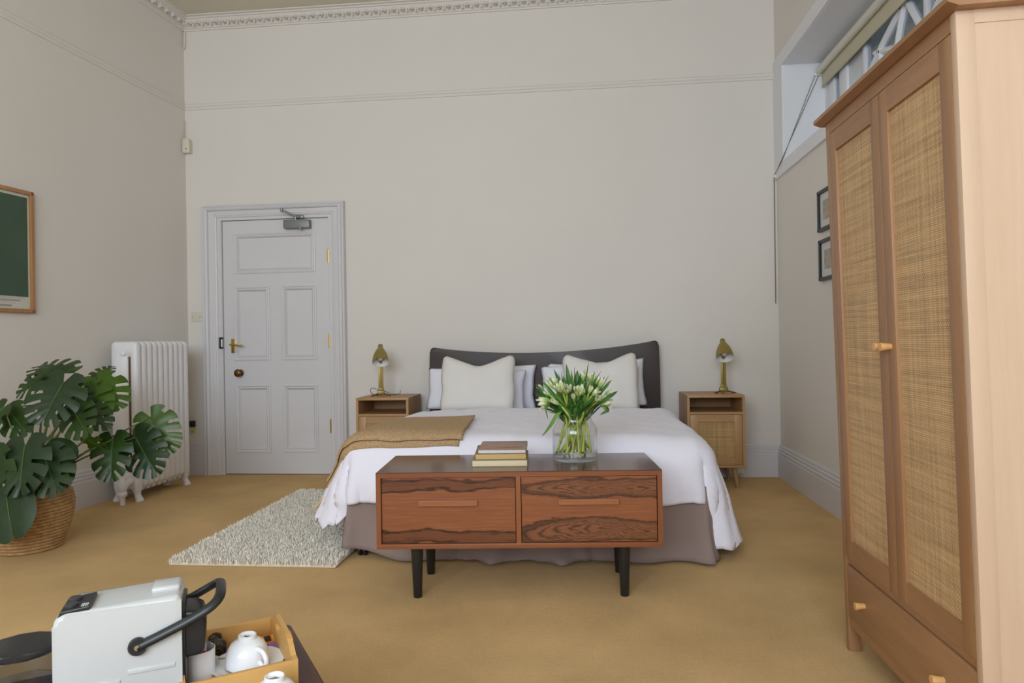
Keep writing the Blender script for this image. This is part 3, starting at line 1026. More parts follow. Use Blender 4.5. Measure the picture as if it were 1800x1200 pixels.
bx('bed_base', (-.865, -2.03, .11), (.865, -.108, .34), mat('base_fabric', (120, 104, 98), .9), bed, .02)
for (x, y) in ((-.815, -2.06), (.80, -2.0), (-.80, -.25), (.80, -.25)):
    bm = bmesh.new()
    for dx in (-.012, .012):
        tube(bm, [(x + dx - .007, y, .029), (x + dx + .007, y, .029)], .029, 16)
    tube(bm, [(x, y, .03), (x, y, .115)], .010, 8)
    box(bm, (x - .006, y - .026, .03), (x + .006, y + .02, .062), .004)
    from_bm('caster', bm, M['black'], bed, smooth=40)
bx('mattress', (-.855, -2.0, .342), (.855, -.108, .53), mat('mattress_white', (222, 221, 226), .85), bed, .04, 3)

# bed skirt: pleated cloth hanging from base to floor
def skirt():
    path = []
    xs, yb = .892, 2.075
    n1, n2 = 60, 90
    for k in range(n1): path.append((-xs, -.12 - (yb - .12) * k / n1, -1, 0, k / n1 * 1.9))
    for k in range(9):
        a = math.radians(180 + 90 * k / 8)
        path.append((-xs + .03 + .03 * math.cos(a), -yb + .03 + .03 * math.sin(a), math.cos(a), math.sin(a), 1.9 + .01 * k))
    for k in range(1, n2): path.append((-xs + .03 + (2 * xs - .06) * k / n2, -yb, 0, -1, 2.0 + 1.7 * k / n2))
    for k in range(9):
        a = math.radians(270 + 90 * k / 8)
        path.append((xs - .03 + .03 * math.cos(a), -yb + .03 + .03 * math.sin(a), math.cos(a), math.sin(a), 3.7 + .01 * k))
    for k in range(1, n1 + 1): path.append((xs, -yb + (yb - .12) * k / n1, 1, 0, 3.8 + k / n1 * 1.9))
    rows = 14
    V, F_ = [], []
    for (x, y, nx, ny, s) in path:
        for j in range(rows + 1):
            q = j / rows                                     # 0 top 1 hem
            hang = noise.noise(Vector((s * 2.2, 3.1, 0)))
            front = 1.0 if ny < -.9 else 0.0
            u = (x + .892) / 1.784
            hem = .012
            if front: hem = .012 + .045 * max(0, 1 - u / .16) ** 1.0 + .004 * (hang + .5)
            elif nx < 0: hem = .05
            z = .36 + (hem - .36) * q
            amp = .008 + .026 * q ** 1.3
            off = amp * math.sin(s * 17 + 2.2 * hang) * .55 + amp * 1.1 * noise.noise(Vector((s * 5.5, q * 1.2, 1.7)))
            if front and .30 < u < .68:                         # rucked up behind the sideboard
                off += .060 * q ** 2 * (noise.noise(Vector((s * 12, q * 4, 5))) + .35)
                hem -= .006
            off += .012 + .045 * q ** 1.6 * front + .010 * q
            V.append((x + nx * off, y + ny * off, z))
    for i in range(len(path) - 1):
        for j in range(rows):
            a = i * (rows + 1) + j
            F_.append((a, a + 1, a + rows + 2, a + rows + 1))
    return V, F_
V, F_ = skirt()
tx = mat('taupe_cotton', (142, 124, 118), .9, var=(3, .04), bump=(260, .15, .001))
sko = from_data('bed_skirt', V, F_, tx, smooth=True)
sko.location = (BC, 0, 0)
md = sko.modifiers.new('cloth', 'SOLIDIFY'); md.thickness = .003
tag(sko, 'taupe cotton bed skirt hanging to the carpet below the duvet', 'bed skirt')

# duvet: one cloth mapped over the mattress, with hanging edges and corner folds
ZT, DA, DB, RR = .572, .815, 1.955, .112
def drape(s, tt, lift=0.0):
    """flat cloth coordinates (s across, tt from the head wall) -> bed-local point"""
    es = max(abs(s) - DA, 0.0); et = max(tt - DB, 0.0)
    sg = 1 if s >= 0 else -1
    l0 = math.hypot(es, et)
    l = min(l0, .50 if s < 0 else .585)
    cap = .50 if s < 0 else .585
    if l0 > 1e-6:                                    # loose cloth at the corner hangs to one level hem
        k0 = math.atan2(et, es) / (math.pi / 2)
        if .33 < k0 < .72:
            f = cap / (.355 / math.sin(k0 * math.pi / 2))
            wgt = min(1.0, (.72 - k0) / .08)
            if f > 1: l = min(l0 * (1 + (f - 1) * wgt), cap)
    cx, cy = min(abs(s), DA), min(tt, DB)
    puff = .014 * noise.noise(Vector((s * 2.0, tt * 1.7, 0.3))) + .005 * noise.noise(Vector((s * 6, tt * 5, 2.3)))
    puff -= .012 * max(0, (abs(s) / DA) - .55)
    if l < 1e-9:
        return Vector((sg * cx, -cy, ZT + puff + lift))
    dx, dy = es / l0, et / l0
    R_ = RR + lift
    so = (.26 + (.24 if sg < 0 else 0.06)) * dx * dx + .07 * dy * dy
    arc = RR * math.pi / 2
    if l < arc:
        ph = l / RR
        ho, dp = R_ * math.sin(ph), RR - R_ * math.cos(ph)
    else:
        k = (l - arc) / math.sqrt(1 + so * so)
        ho, dp = R_ + k * so, RR + k
    th = math.atan2(dy, dx)
    # the loose corner falls towards the side of the bed, leaving a deep crease at the front
    kk = th / (math.pi / 2)
    ke = .52 * kk / .66 if kk < .66 else .52 + .48 * ((kk - .66) / .34) ** .8
    dx, dy = math.cos(ke * math.pi / 2), math.sin(ke * math.pi / 2)
    # folds run down the hanging cloth
    g = min(1.0, max(0.0, (l - .10) / .28))
    e = (cy if dy < .5 else 0) * 1.0 + (cx if dy >= .5 else 0) * 1.0
    fold = .007 * math.sin(th * 9 + 1.0) * math.sin(th * 2) ** 2 * min(l / .3, 1) - .055 * math.exp(-((kk - .77) / .07) ** 2)
    if dy < .3: fold += .022 * noise.noise(Vector((tt * 6.0, 1.1 + sg, l)))
    if dy > .7: fold += .034 * noise.noise(Vector((s * 7.0, 4.1, l * 2.5))) + .012 * noise.noise(Vector((s * 17.0, 2.1, l * 4)))
    fold += (.012 + .036 * dy * dy * (1.25 if sg < 0 else .6)) * math.sin(math.pi * min(max(l - .06, 0) / .36, 1))
    ho += fold * g
    z = ZT + puff * (1 - g) - dp + (.02 * noise.noise(Vector((s * 4, tt * 4, 7)))) * g
    return Vector((sg * (cx + dx * ho), -(cy + dy * ho), z))
SW0, SW1, T0, T1 = -1.30, 1.40, .60, 2.31
ns_, nt_ = 180, 130
V, F_ = [], []
for j in range(nt_ + 1):
    for i in range(ns_ + 1):
        s = SW0 + (SW1 - SW0) * i / ns_
        tt = T0 + (T1 - T0) * j / nt_
        hemw = .03 * max(0, noise.noise(Vector((s * 3, 9, 0)))) * (j / nt_) ** 8
        p = drape(s, tt - hemw)
        # fine creases
        cr = .006 * noise.noise(Vector((s * 11, tt * 8, .5))) + .003 * noise.noise(Vector((s * 26, tt * 19, 1.5)))
        if abs(s) > DA + .12: cr *= .5
        p.z += cr
        p.y += cr * 1.3; p.x += cr
        # rolled thick head edge
        if j < 5:
            p.z -= .018 * ((5 - j) / 5) ** 2
        V.append(p)
for j in range(nt_):
    for i in range(ns_):
        a = j * (ns_ + 1) + i
        F_.append((a, a + 1, a + ns_ + 2, a + ns_ + 1))
t = NT('white_duvet_cotton')
c_ = lin((236, 234, 247))
t.base(c_); t.set(Roughness=.85); t.b.inputs['Sheen Weight'].default_value = .1
sx = t.n('ShaderNodeSeparateXYZ'); t.link(t.co(), sx.inputs[0])
stripe = t.math('SINE', t.math('MULTIPLY', sx.outputs['X'], 210))
t.bump(t.math('ADD', t.math('MULTIPLY', stripe, .12), t.noise(26, 4)), .14, .006)
M['duvet'] = t.m
dv = from_data('duvet', V, F_, M['duvet'], smooth=True)
dv.location = (BC, 0, 0)
md = dv.modifiers.new('fill', 'SOLIDIFY'); md.thickness = .024; md.offset = -1
tag(dv, 'white cotton duvet spread over the bed and hanging at its foot', 'duvet')

# ------------------------------------------------------------------ pillows
M['pillow'] = mat('white_pillowcase', (228, 228, 238), .85, bump=(24, .25, .008))
M['cushion'] = mat('cream_linen', (222, 218, 213), .9, bump=(300, .2, .001), var=(8, .02))
def pillow_mesh(w, h, d, chop=0.0, ear=.0, n=28, seed=0, pinch=.10):
    rnd_c = .075 if chop else .01
    """stuffed case standing on its long edge: local x across, z up, y depth"""
    V, F_ = [], []
    for side in (1, -1):
        for j in range(n + 1):
            for i in range(n + 1):
                u, v = -1 + 2 * i / n, -1 + 2 * j / n
                px = u * (1 - pinch * (1 - v * v) * abs(u) ** 4)
                pz = v * (1 - pinch * (1 - u * u) * abs(v) ** 4)
                th = max(0, (1 - u ** 4)) ** .55 * max(0, (1 - v ** 4)) ** .55
                x, z, y = px * w / 2, pz * h / 2, side * d / 2 * th
                if chop:
                    k = max(0, (v + .25) / 1.25)
                    z -= chop * max(0, 1 - abs(u) / .86) ** .95 * k ** 1.5
                    z -= ear * (abs(u) > .86) * 0
                    y *= 1 - .35 * k * max(0, 1 - abs(u) * 1.6)
                q = Vector((x * 9, z * 9, seed))
                y += side * .016 * noise.noise(q) * th
                z += .009 * noise.noise(Vector((x * 7, 1, seed + 3))) * (1 if v > -.8 else 0)
                x += .010 * noise.noise(Vector((z * 9, 2, seed + 6))) * abs(u)
                cnr = (u * v) ** 6
                x *= 1 - rnd_c * cnr; z *= 1 - rnd_c * cnr * .8
                V.append((x, -y, z + h / 2))
    m_ = (n + 1) ** 2
    for j in range(n):
        for i in range(n):
            a = j * (n + 1) + i
            F_.append((a, a + 1, a + n + 2, a + n + 1))
            F_.append((m_ + a, m_ + a + n + 1, m_ + a + n + 2, m_ + a + 1))
    return V, F_
def pillow(name, label, cat, x, y, z, w, h, d, tilt, roll, m_, chop=0, seed=0, group=None, yaw=0, pinch=.1):
    V, F_ = pillow_mesh(w, h, d, chop, 0, 28, seed, pinch)
    o = from_data(name, V, F_, m_, smooth=True)
    bmm = bmesh.new(); bmm.from_mesh(o.data); bmesh.ops.remove_doubles(bmm, verts=bmm.verts[:], dist=.0006)
    bmesh.ops.recalc_face_normals(bmm, faces=bmm.faces[:]); bmm.to_mesh(o.data); bmm.free()
    for p in o.data.polygons: p.use_smooth = True
    o.location = (x, y, z)
    o.rotation_euler = (math.radians(tilt), math.radians(roll), math.radians(yaw))
    return tag(o, label, cat, group)
gp = 'white pillows against the headboard'
pillow('pillow', 'white pillow at back left resting on the headboard', 'pillow', -.705, -.185, .545, .71, .348, .09, -6, 0.6, M['pillow'], 0, 1, gp, 0, .05)
pillow('pillow', 'white pillow behind the left cushion sticking out on its left side', 'pillow', -.800, -.335, .552, .76, .318, .11, -12, 2.0, M['pillow'], 0, 2, gp, 0, .05)
pillow('pillow', 'white pillow at back right resting on the headboard', 'pillow', .125, -.185, .552, .74, .355, .09, -6, -2.6, M['pillow'], 0, 3, gp, 0, .05)
pillow('pillow', 'white pillow behind the right cushion and the tulips', 'pillow', .060, -.335, .548, .74, .332, .11, -12, 1.0, M['pillow'], 0, 4, gp, 0, .05)
gc = 'cream cushions standing on the bed'
pillow('cushion', 'cream linen cushion with a deep V dent on the left half of the bed', 'cushion', -.755, -.53, .552, .555, .435, .14, -14, 0, M['cushion'], .085, 5, gc, 0, .03)
pillow('cushion', 'cream linen cushion with a dent behind the tulips on the right half', 'cushion', .140, -.53, .552, .545, .435, .14, -14, -1.0, M['cushion'], .075, 6, gc, 0, .03)

# ------------------------------------------------------------------ throw
def wool():
    t = NT('camel_wool')
    a = lin((190, 158, 118))
    f = t.noise(150, 3, .8)
    t.base(t.ramp(f, [(.32, scl(a, .6)), (.62, scl(a, 1.25))]))
    t.set(Roughness=.95)
    t.bump(f, .9, .006)
    return t.m
M['wool'] = wool()
th_ = thing('throw_blanket', 'camel wool throw folded across the foot of the bed with a fringed end', 'blanket', (BC, 0, 0))
def throw_layer(name, c00, c10, c11, c01, lift, ns=60, nt=26, parent=th_):
    V, F_ = [], []
    for j in range(nt + 1):
        for i in range(ns + 1):
            u, v = i / ns, j / nt
            a = Vector(c00) * (1 - u) + Vector(c10) * u
            b = Vector(c01) * (1 - u) + Vector(c11) * u
            q = a * (1 - v) + b * v
            wob = .012 * noise.noise(Vector((u * 5, v * 3, lift * 90)))
            p = drape(q.x, q.y + wob, lift)
            p.z += .003 * noise.noise(Vector((q.x * 12, q.y * 12, 3)))
            V.append(p)
    for j in range(nt):
        for i in range(ns):
            a = j * (ns + 1) + i
            F_.append((a, a + 1, a + ns + 2, a + ns + 1))
    o = from_data(name, V, F_, M['wool'], parent, smooth=True)
    md = o.modifiers.new('thick', 'SOLIDIFY'); md.thickness = .009; md.offset = 0
    return o
# corners: (head side, left end) .. in flat cloth coordinates
L_END = -1.12
throw_layer('upper_fold', (L_END, 1.42), (-.36, 1.24), (-.30, 2.03), (L_END + .02, 2.04), .042)
throw_layer('lower_fold', (L_END - .01, 1.48), (-.365, 1.29), (-.315, 2.05), (L_END, 2.075), .028)
bm = bmesh.new()
for k in range(70):
    tt = 1.44 + .66 * k / 69 + RND.uniform(-.004, .004)
    p0 = drape(L_END + .01, tt, .022)
    p1 = drape(L_END - .06, tt + RND.uniform(-.02, .02), .024)
    p2 = drape(L_END - .10, tt + RND.uniform(-.025, .025), .026 + RND.uniform(0, .012))
    p3 = drape(L_END - .13 - RND.uniform(0, .03), tt + RND.uniform(-.04, .04), .028 + RND.uniform(0, .02))
    tube(bm, [p0, p1, p2, p3], [.0022, .002, .0018, .0012], 4)
fg = from_bm('fringe', bm, mat('fringe_wool', (206, 178, 134), .9), th_)
fg['kind'] = 'stuff'

# ------------------------------------------------------------------ rosewood sideboard at the foot of the bed
case_x = wood('teak_case', (148, 90, 58), (120, 69, 43), 'x', .32, 1.0)
case_z = wood('teak_case_upright', (148, 90, 58), (120, 69, 43), 'z', .32, 1.0)
top_m = wood('polished_rosewood_top', (104, 62, 48), (66, 38, 32), 'x', .17, .7)
sb = thing('sideboard', 'low rosewood chest with two drawers on black legs at the foot of the bed', 'chest', (-.852, -2.672, 0), math.radians(4.4))
W_, D_, Z0, Z1 = 1.178, .43, .217, .533
bm = bmesh.new(); box(bm, (0, 0, Z1 - .003), (W_, D_, Z1), .0012)
from_bm('top_veneer', bm, top_m, sb)
bx('top_board', (0, 0, Z1 - .022), (W_, D_, Z1 - .003), case_x, sb)
bx('bottom_board', (0, 0, Z0), (W_, D_, Z0 + .020), case_x, sb, .001)
bx('side_board', (0, 0, Z0 + .020), (.020, D_, Z1 - .022), case_z, sb)
bx('side_board', (W_ - .020, 0, Z0 + .020), (W_, D_, Z1 - .022), case_z, sb)
bx('divider', (W_ / 2 - .011, 0.0, Z0 + .020), (W_ / 2 + .009, D_ - .02, Z1 - .022), case_z, sb)
bx('back_panel', (.02, D_ - .012, Z0 + .02), (W_ - .02, D_ - .004, Z1 - .022), case_x, sb)
hw = wood('handle_wood', (164, 104, 66), (140, 84, 52), 'x', .35)
for k, (xa, xb, ha, hb) in enumerate(((.0225, W_ / 2 - .0135, .175, .420), (W_ / 2 + .0115, W_ - .0225, .752, 1.000))):
    bm = bmesh.new(); box(bm, (xa, .006, Z0 + .0225), (xb, .026, Z1 - .0245), .001)
    df = from_bm('drawer', bm, rosewood('rosewood_drawer_%d' % k, k), sb)
    bm = bmesh.new(); box(bm, (ha, -.006, .393), (hb, .007, .416), .002)
    from_bm('handle', bm, hw, df)
    boxes('drawer_box', [((xa + .01, .026, Z0 + .03), (xa + .02, D_ - .03, Z1 - .05)), ((xb - .02, .026, Z0 + .03), (xb - .01, D_ - .03, Z1 - .05)), ((xa + .01, .026, Z0 + .03), (xb - .01, D_ - .03, Z0 + .038))], case_x, df)
leg_b = mat('black_satin_leg', (30, 30, 30), .42)
for (x, y) in ((.158, .055), (1.025, .055), (.172, .345), (1.040, .345)):
    bm = bmesh.new()
    lathe(bm, [(0, 0), (.0165, 0), (.018, .003), (.0265, Z0), (0, Z0)], 20, Matrix.Translation((x, y, 0)))
    from_bm('leg', bm, leg_b, sb, smooth=40)

# books on the sideboard
def book(label, cx, cy, z, w, d, h, rz, cover, page, name='book', soft=False, cov_extra=.0):
    t_ = thing(name, label, 'book', (cx, cy, z), math.radians(rz), 'books stacked on the sideboard')
    # spine faces away: the page block shows towards the camera
    ct = .0022
    bx('page_block', (-w / 2 + .003, -d / 2 + .003, ct), (w / 2 - .003, d / 2 - .004, h - ct), page, t_, .001)
    bx('cover', (-w / 2, -d / 2, h - ct), (w / 2, d / 2, h), cover, t_, .0006)
    bx('back_cover', (-w / 2, -d / 2, 0), (w / 2, d / 2, ct), cover, t_, .0006)
    bx('spine', (-w / 2, d / 2 - .004, ct), (w / 2, d / 2, h - ct), cover, t_)
    return t_
def pages(name, c):
    t = NT(name); f = t.noise(1, 2, src=t.mapping((2, 2, 900)))
    a = lin(c); t.base(t.ramp(f, [(.3, scl(a, .82)), (.7, scl(a, 1.08))])); t.set(Roughness=.8)
    return t.m
def painting():
    t = NT('painted_cover')
    v = t.mapping((13, 24, 1), loc=(.3, .1, 0))
    n1, n2 = t.noise(.55, 4, .6, src=v, dist=1.2), t.noise(1.3, 5, .7, src=v, dist=2.0)
    c1 = t.ramp(n1, [(.30, lin((70, 104, 120))), (.42, lin((150, 142, 118))), (.52, lin((168, 108, 86))), (.60, lin((120, 66, 56))), (.72, lin((196, 168, 118)))])
    t.base(t.mix(t.math('MULTIPLY', n2, .25), c1, lin((150, 128, 108))))
    t.set(Roughness=.4)
    return t.m
cov_old = mat('aged_cloth_cover', (150, 132, 92), .8, var=(20, .15))
Bx, By = -.362, -2.395
book('bottom book of the stack on the sideboard, thick with cream page edges', Bx, By, Z1, .240, .262, .029, 4.0, cov_old, pages('cream_pages', (226, 211, 178)))
book('middle book of the stack on the sideboard, with yellowed tan page edges', Bx + .002, By - .002, Z1 + .0295, .222, .25, .026, 5.5, mat('olive_cover', (128, 116, 74), .8, var=(18, .12)), pages('tan_pages', (206, 173, 118)))
book('top book of the stack on the sideboard, a thin one with a painted cover', Bx + .012, By - .004, Z1 + .056, .208, .25, .017, 3.0, painting(), pages('white_pages', (214, 214, 216)))

# ------------------------------------------------------------------ glass vase with tulips
VX, VY, VZ = -.033, -2.345, Z1 + .0005
vs = thing('vase', 'wide clear glass jar vase on the sideboard', 'vase', (VX, VY, VZ))
glass = clear_glass('vase_glass', (.992, .996, .994, 1), 1.5, 1.0)
glassb = clear_glass('vase_base_glass', (.93, .965, .955, 1), 1.5, 1.0)
bm = bmesh.new()
lathe(bm, [(.098, .012), (.1005, .02), (.1015, .06), (.1015, .125), (.098, .145), (.088, .162), (.079, .172), (.0765, .185), (.0775, .198), (.083, .204), (.083, .208), (.079, .209),
           (.0735, .200), (.0725, .185), (.0755, .170), (.085, .158), (.0945, .142), (.098, .124), (.098, .06), (.097, .022)], 48)
from_bm('body', bm, glass, vs, smooth=True)
bm = bmesh.new()
lathe(bm, [(0, 0), (.094, 0), (.099, .004), (.1005, .012), (.1005, .020), (.096, .022), (.06, .0165), (0, .015)], 48)
from_bm('thick_base', bm, glassb, vs, smooth=40)
wt = clear_glass('water', (.985, .99, .985, 1), 1.33, 1.0)
bm = bmesh.new()
lathe(bm, [(0, .018), (.0968, .022), (.0972, .10), (.0975, .112), (0, .112)], 40)
wo = from_bm('water', bm, wt, None, smooth=40)
wo.location = (VX, VY, VZ)
tag(wo, 'clear water half filling the glass vase', 'water')

tulip_leaf = [leaf_mat('tulip_leaf_a', (84, 132, 66), .42, .3), leaf_mat('tulip_leaf_b', (66, 112, 54), .42, .3), leaf_mat('tulip_leaf_c', (112, 152, 78), .45, .3)]
stem_m = leaf_mat('tulip_stem', (176, 192, 92), .45, .15)
def petal_mat():
    t = NT('tulip_petal')
    sx = t.n('ShaderNodeSeparateXYZ'); t.link(t.co(), sx.inputs[0])
    nz = t.noise(60, 3)
    f = t.math('ADD', t.math('MULTIPLY', sx.outputs['Z'], 16), t.math('MULTIPLY', t.math('SUBTRACT', nz, .5), .7))
    t.base(t.ramp(f, [(.10, lin((138, 172, 84))), (.42, lin((196, 208, 146))), (.72, lin((242, 238, 220)))]))
    t.set(Roughness=.55)
    return t.m
M['petal'] = petal_mat()
def bloom_mesh(ln, rad, open_, seed):
    rnd = random.Random(seed)
    V, F_ = [], []
    for k in range(8):
        inner = k % 2
        a0 = k * math.pi / 4 + rnd.uniform(-.15, .15)
        nu, nv = 5, 7
        base = len(V)
        Lk = ln * rnd.uniform(.85, 1.05)
        for j in range(nv):
            v = j / (nv - 1)
            rw = rad * (.35 + 1.5 * v - 1.25 * v * v * (1 - .5 * open_)) * (1 - .12 * inner)
            half = 0.62 * math.sin(math.pi * min(.12 + v * .80, .97)) ** .7
            for i in range(nu):
                u = -1 + 2 * i / (nu - 1)
                a = a0 + u * half * (1.05 - .35 * v)
                r_ = rw * (1 + .10 * u * u * open_) + .0022 * rnd.uniform(-1, 1) * v + .003 * math.sin(u * 7 + k) * v * open_
                z = Lk * v + .003 * math.sin(u * 9 + k * 2) * v - .004 * u * u * v
                V.append((r_ * math.cos(a), r_ * math.sin(a), z))
        for j in range(nv - 1):
            for i in range(nu - 1):
                q = base + j * nu + i
                F_.append((q, q + 1, q + nu + 1, q + nu))
    me = bpy.data.meshes.new('bloom'); me.from_pydata(V, [], F_); me.materials.append(M['petal'])
    for p in me.polygons: p.use_smooth = True
    return me
BLOOMS = [bloom_mesh(.050, .0165, .4, 1), bloom_mesh(.046, .0205, .9, 2), bloom_mesh(.050, .015, .1, 3)]
def blade(pts, width, fold=.35, n=12):
    """lance-shaped leaf along a curve, folded along its keel"""
    P = catmull(pts, max(2, n // (len(pts) - 1)))
    V, F_ = [], []
    for i, p in enumerate(P):
        u = i / (len(P) - 1)
        d = (P[min(i + 1, len(P) - 1)] - P[max(i - 1, 0)]).normalized()
        out = Vector((p.x - VX, p.y - VY, 0.15)); out = (out - d * out.dot(d)).normalized()
        s = d.cross(out)
        w = width * (math.sin(math.pi * (u * .86 + .10)) ** .8) * (1 if u < .97 else .15)
        for k in (-1, -.5, 0, .5, 1):
            V.append(p + s * w * k - out * abs(k) * w * fold)
    for i in range(len(P) - 1):
        for k in range(4):
            a = i * 5 + k; F_.append((a, a + 1, a + 6, a + 5))
    return V, F_
rnd = random.Random(11)
TUL = [  # px, py, depth offset, label
    (956, 708, -.03, 'fully opened white tulip drooping at far left over the vase rim', 1.25, 1),
    (1066, 711, -.05, 'white tulip drooping at far right over the vase rim', 1.15, 1),
    (986, 681, -.07, 'ruffled white tulip at front left of the bunch, the largest there', 1.05, 1),
    (1019, 688, -.09, 'white tulip with torn petals at the front middle of the bunch', 1.05, 1),
    (997, 684, -.06, None, 1, 1), (973, 674, -.02, None, 1, 1), (962, 691, -.02, None, .9, 2), (950, 682, .02, None, .9, 2),
    (1008, 697, -.08, None, .8, 2), (1038, 684, -.07, None, .85, 2), (1047, 690, -.07, None, .9, 0), (1050, 701, -.08, None, .9, 0), (1060, 700, -.06, None, .85, 2),
    (1026, 661, .03, None, 1, 0), (1037, 664, .04, None, .9, 0), (1048, 669, .02, None, .95, 0), (1057, 673, .0, None, .95, 0),
    (1000, 668, .05, None, .9, 2), (975, 706, -.06, None, .95, 2), (1012, 672, .08, None, .9, 0), (1030, 676, .0, None, .85, 2), (966, 668, .07, None, .85, 0), (1070, 690, .03, None, .9, 2), (1043, 679, .09, None, .9, 0)]
TIPS = [(973, 648), (980, 653), (986, 651), (995, 639), (1004, 648), (1010, 643), (1035, 634), (1046, 652), (1071, 659), (1076, 667), (1086, 687), (941, 675), (952, 668), (1063, 662), (1020, 655), (962, 660), (990, 660), (1028, 650), (1058, 650), (940, 690), (1078, 700), (1001, 655), (1015, 650), (1052, 660)]
LABS = {4: 'white tulip touching the right side of the largest ruffled tulip', 5: 'white tulip just above and left of the largest ruffled tulip', 6: 'closed greenish tulip bud at left, above the drooping open tulip', 7: 'outermost tulip bud on the upper left edge of the bunch', 8: 'pale green tulip bud low in the middle, left of the torn-petalled tulip', 9: 'pale tulip bud right of the torn-petalled tulip', 10: 'white tulip right of centre, above the lowest right-hand bud', 11: 'lowest upright white tulip bud on the right front of the bunch', 12: 'tulip bud just above the drooping right-hand tulip', 13: 'topmost white tulip of the bunch, right of its middle', 14: 'white tulip at the top, second from the topmost towards the right', 15: 'white tulip at the top right of the bunch', 16: 'rightmost white tulip of the top row', 17: 'tulip bud half hidden by leaves at the upper middle', 18: 'white tulip bud between the drooping left tulip and the vase rim', 19: 'tulip at the back of the bunch behind its middle', 20: 'tulip bud in the very middle of the right half of the bunch', 21: 'tulip at the back on the upper left of the bunch', 22: 'outermost tulip bud on the right edge of the bunch', 23: 'tulip at the back right of the bunch, mostly behind leaves'}
for k, (px, py, dy, lab, sc, bt) in enumerate(TUL):
    H = at(px, py, VY + dy)
    tl = thing('tulip', lab or LABS[k], 'flower', (VX, VY, VZ), 0, 'tulips in the glass vase')
    ang = math.atan2(H.y - VY, H.x - VX) + rnd.uniform(-.4, .4)
    ab = rnd.uniform(0, 6.283); rb_ = .085 * math.sqrt(rnd.uniform(.1, 1))
    base = Vector((VX + rb_ * math.cos(ab), VY + rb_ * math.sin(ab), VZ + rnd.uniform(.024, .05)))
    an_ = ang + rnd.uniform(-.9, .9); rn_ = .058 * math.sqrt(rnd.uniform(.15, 1))
    nk = Vector((VX + rn_ * math.cos(an_), VY + rn_ * math.sin(an_), VZ + .19))
    droop = k < 2
    mid = nk.lerp(H, .55) + Vector((0, 0, .035 if droop else .012))
    endv = H
    pts = catmull([base, base.lerp(nk, .5) + Vector((0, 0, .0)), nk, mid, endv], 6)
    o0 = Vector((VX, VY, VZ))
    bm = bmesh.new(); tube(bm, [p - o0 for p in pts], .0050, 7)
    from_bm('stem', bm, stem_m, tl, smooth=True)
    d = (pts[-1] - pts[-3]).normalized()
    if droop: d = (d + Vector((.9 * (1 if H.x > VX else -1), -.2, -.1))).normalized()
    bo = bpy.data.objects.new('bloom', BLOOMS[bt]); link(bo, tl)
    q = Vector((0, 0, 1)).rotation_difference(d)
    bo.matrix_local = Matrix.Translation(endv - o0 - d * .026 * sc) @ q.to_matrix().to_4x4() @ Matrix.Rotation(rnd.uniform(0, 6), 4, 'Z') @ Matrix.Scale(sc, 4)
    # leaves of this stem
    for q_ in range(6):
        if q_ == 0:
            tx_, ty_ = TIPS[k % len(TIPS)]
            T = at(tx_, ty_, VY + rnd.uniform(-.06, .08))
        else:
            a2 = rnd.uniform(0, 6.28); rr_ = rnd.uniform(.05, .165)
            T = Vector((VX + rr_ * math.cos(a2), VY + rr_ * .75 * math.sin(a2), VZ + .40 - rr_ * .75 + rnd.uniform(-.07, .02)))
        b0 = Vector((VX + (T.x - VX) * .22, VY + (T.y - VY) * .22, VZ + .16))
        m1 = b0.lerp(T, .5) + Vector((rnd.uniform(-.012, .012), rnd.uniform(-.012, .012), .02))
        V, F_ = blade([b0, m1, T], rnd.uniform(.011, .018))
        from_data('leaf', [v - o0 for v in V], F_, tulip_leaf[rnd.randrange(3)], tl, smooth=True)
    if k == 0:
        for pp, wv in (([at(986, 722, VY - .085), at(979, 727, VY - .11), at(966, 748, VY - .12), at(952, 767, VY - .12)], .013), ([at(962, 706, VY - .05), at(958, 716, VY - .06), at(963, 737, VY - .06)], .008)):
            V, F_ = blade(pp, wv); from_data('leaf', [v - o0 for v in V], F_, tulip_leaf[2], tl, smooth=True)
    if k == 1:
        for pp, wv in (([at(1050, 716, VY - .08), at(1064, 712, VY - .10), at(1068, 720, VY - .11), at(1054, 729, VY - .11)], .010), ([at(1040, 718, VY - .06), at(1052, 706, VY - .08), at(1070, 697, VY - .09), at(1086, 687, VY - .07)], .011)):
            V, F_ = blade(pp, wv); from_data('leaf', [v - o0 for v in V], F_, tulip_leaf[1], tl, smooth=True)

# ------------------------------------------------------------------ shag rug
rg = thing('shag_rug', 'cream shag rug on the carpet at the left side of the bed', 'rug', (-1.60, -1.48, 0))
RW, RL = .84, 1.58
bx('backing', (-RW / 2, -RL / 2, .001), (RW / 2, RL / 2, .014), mat('rug_backing', (214, 204, 184), .95), rg, .004)
nr = np.random.default_rng(5)
NTU = 52000
x = nr.uniform(-RW / 2 - .004, RW / 2 + .004, NTU); y = nr.uniform(-RL / 2 - .004, RL / 2 + .004, NTU)
hh = nr.uniform(.018, .034, NTU); az = nr.uniform(0, 2 * np.pi, NTU)
lean = nr.uniform(.004, .026, NTU); w = nr.uniform(.0014, .003, NTU)
ca, sa = np.cos(az), np.sin(az)
z0 = np.full(NTU, .008)
v = np.zeros((NTU, 5, 3))
for i, (f, hz) in enumerate(((0, 0), (0, 0), (.45, .7), (.45, .7), (1.0, 1.0))):
    sgn = -1 if i % 2 == 0 else 1
    if i == 4: sgn = 0
    v[:, i, 0] = x + ca * lean * f - sa * w * sgn
    v[:, i, 1] = y + sa * lean * f + ca * w * sgn
    v[:, i, 2] = z0 + hh * hz
verts = v.reshape(-1, 3)
b = np.arange(NTU) * 5
loops_ = np.concatenate([np.stack([b, b + 1, b + 3, b + 2], 1).reshape(-1)]).astype(np.int32)
tris = np.stack([b + 2, b + 3, b + 4], 1).reshape(-1).astype(np.int32)
